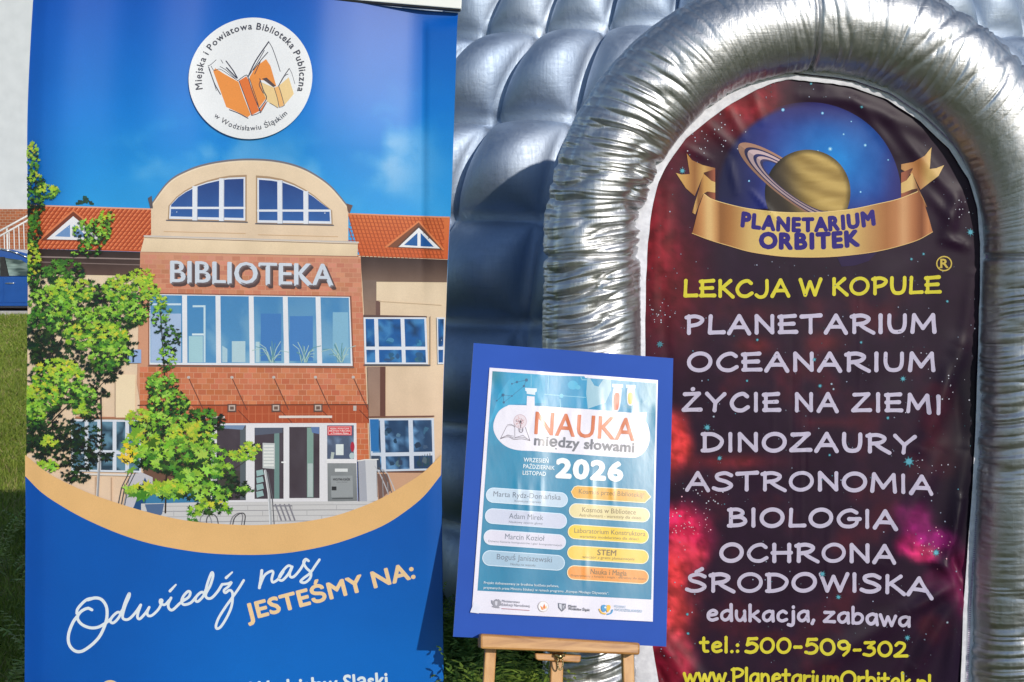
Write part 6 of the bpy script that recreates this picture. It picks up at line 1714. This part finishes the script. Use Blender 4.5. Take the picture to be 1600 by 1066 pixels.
# ------------------------------------------------ easel
wood, nt, b = new_mat("varnished beech", (0.5, 0.26, 0.09), 0.42)
n = noise_node(nt, 1.0, 5, 0.6, None, 0.8, (5, 60, 60)); n2 = noise_node(nt, 1.0, 3, 0.5, None, 0.4, (2, 14, 14))
ad = nt.nodes.new("ShaderNodeMath"); ad.operation = 'ADD'; nt.links.new(n.outputs["Fac"], ad.inputs[0]); nt.links.new(n2.outputs["Fac"], ad.inputs[1])
hf = nt.nodes.new("ShaderNodeMath"); hf.operation = 'MULTIPLY'; hf.inputs[1].default_value = .5; nt.links.new(ad.outputs[0], hf.inputs[0])
rr = ramp(nt, hf.outputs[0], [(0.38, (0.33, 0.14, 0.04)), (0.5, (0.52, 0.26, 0.085)), (0.62, (0.60, 0.34, 0.13))])
nt.links.new(rr.outputs[0], b.inputs["Base Color"]); bump(nt, b, n.outputs["Fac"], .15, .001)
woodv = wood.copy(); woodv.name = "varnished beech upright"
for nd in woodv.node_tree.nodes:
    if nd.type == 'MAPPING':
        s = nd.inputs["Scale"].default_value; nd.inputs["Scale"].default_value = (s[1], s[1], s[0])
brass = noise_mat("brass", (0.55, 0.42, 0.20), (0.66, 0.52, 0.28), 40, 0.3, metal=1)
ez = empty("easel", tuple(PS.map(np.array([875.]), np.array([1030.]))[0] * (1, 1, 0)))
tag(ez, "honey coloured wooden easel with a ledge carrying the blue board", "easel")
ux = (pBR - pBL) / np.linalg.norm(pBR - pBL); uz = np.cross(ux, bn); uz = uz if uz[2] > 0 else -uz
def pbox(name, pts, f, k, mat, parent, bev=.003):
    """solid between the board plane shifted forward by f and back by k, outline in pixels measured on its front face"""
    s = Surface(pBL + bn * f, bn); pts = np.array(pts, float)
    a = s.map(pts[:, 0], pts[:, 1]); c = a - bn * (f + k)
    n = len(pts); F = [list(range(n)), list(range(n, 2 * n))[::-1]] + [[i, i + n, (i + 1) % n + n, (i + 1) % n] for i in range(n)]
    bm = bmesh.new(); vs = [bm.verts.new(v) for v in np.vstack([a, c])]
    for q in F: bm.faces.new([vs[i] for i in q])
    bmesh.ops.recalc_face_normals(bm, faces=bm.faces)
    return bm_obj(name, bm, mat, parent, bevel=bev)
z6 = lambda X, Y: (690 + X / 4.324, 970 + Y / 4.324)
pbox("ledge", [z6(262, 88), z6(1342, 150), z6(1340, 232), z6(262, 190)], .045, .03, wood, ez, .005)
# legs run up behind the board and down to the grass
def leg_pts(x0, x1, xt0, xt1, yb0, yb1, ytop): return [(xt0, ytop), (xt1, ytop), (x1, yb1), (x0, yb0)]
pbox("leg", [(784, 600), (800, 600), (752, 1420), (733, 1420)], -.0095, .034, woodv, ez)
pbox("leg", [(962, 610), (978, 610), (1003, 1425), (984, 1425)], -.0095, .034, woodv, ez)
pbox("centre_post", [(875, 560), (893, 560), (878, 1130), (858, 1130)], -.0095, .030, woodv, ez)
pbox("slide_block", [z6(632, 218), z6(944, 232), z6(940, 276), z6(925, 284), z6(650, 268), z6(634, 255)], .006, .012, wood, ez, .003)
pbox("cross_rail", [(762, 1100), (993, 1110), (993, 1128), (760, 1118)], -.014, .030, wood, ez)
top = PS.map(np.array([884.]), np.array([575.]))[0] - bn * .03
bm = bmesh.new(); dirv = Vector((0.06, 0.58, -top[2])); a = Vector(top.tolist()); e = a + dirv
d = dirv.normalized(); add_box(bm, (a + e) / 2, (.024, .024, dirv.length), d.to_track_quat('Z', 'X').to_matrix()); bm_obj("leg", bm, woodv, ez, bevel=.003)
# thumb screw: bolt and hanging ring
s_ = Surface(pBL + bn * .012, bn)
c0 = Vector(s_.map(np.array([z6(797, 0)[0]]), np.array([z6(0, 240)[1]]))[0].tolist())
bm = bmesh.new(); add_cyl(bm, c0 - Vector(bn.tolist()) * .02, c0 + Vector(bn.tolist()) * .012, .0065, 14); add_cyl(bm, c0 + Vector((-.012, 0, .003)) + Vector(bn.tolist()) * .006, c0 + Vector((.012, 0, .003)) + Vector(bn.tolist()) * .006, .004, 10)
sc_ = bm_obj("thumb_screw", bm, brass, ez, True)
bm = bmesh.new()
nn = 24
cc = c0 + Vector((0, 0, -.016)) + Vector(bn.tolist()) * .010
prev = None
for k in range(nn):
    a, b2 = 2 * math.pi * k / nn, 2 * math.pi * (k + 1) / nn
    add_cyl(bm, cc + Vector((.006 * math.cos(a), 0, .016 * math.sin(a))), cc + Vector((.006 * math.cos(b2), 0, .016 * math.sin(b2))), .0019, 8)
bm_obj("ring", bm, brass, sc_, True)
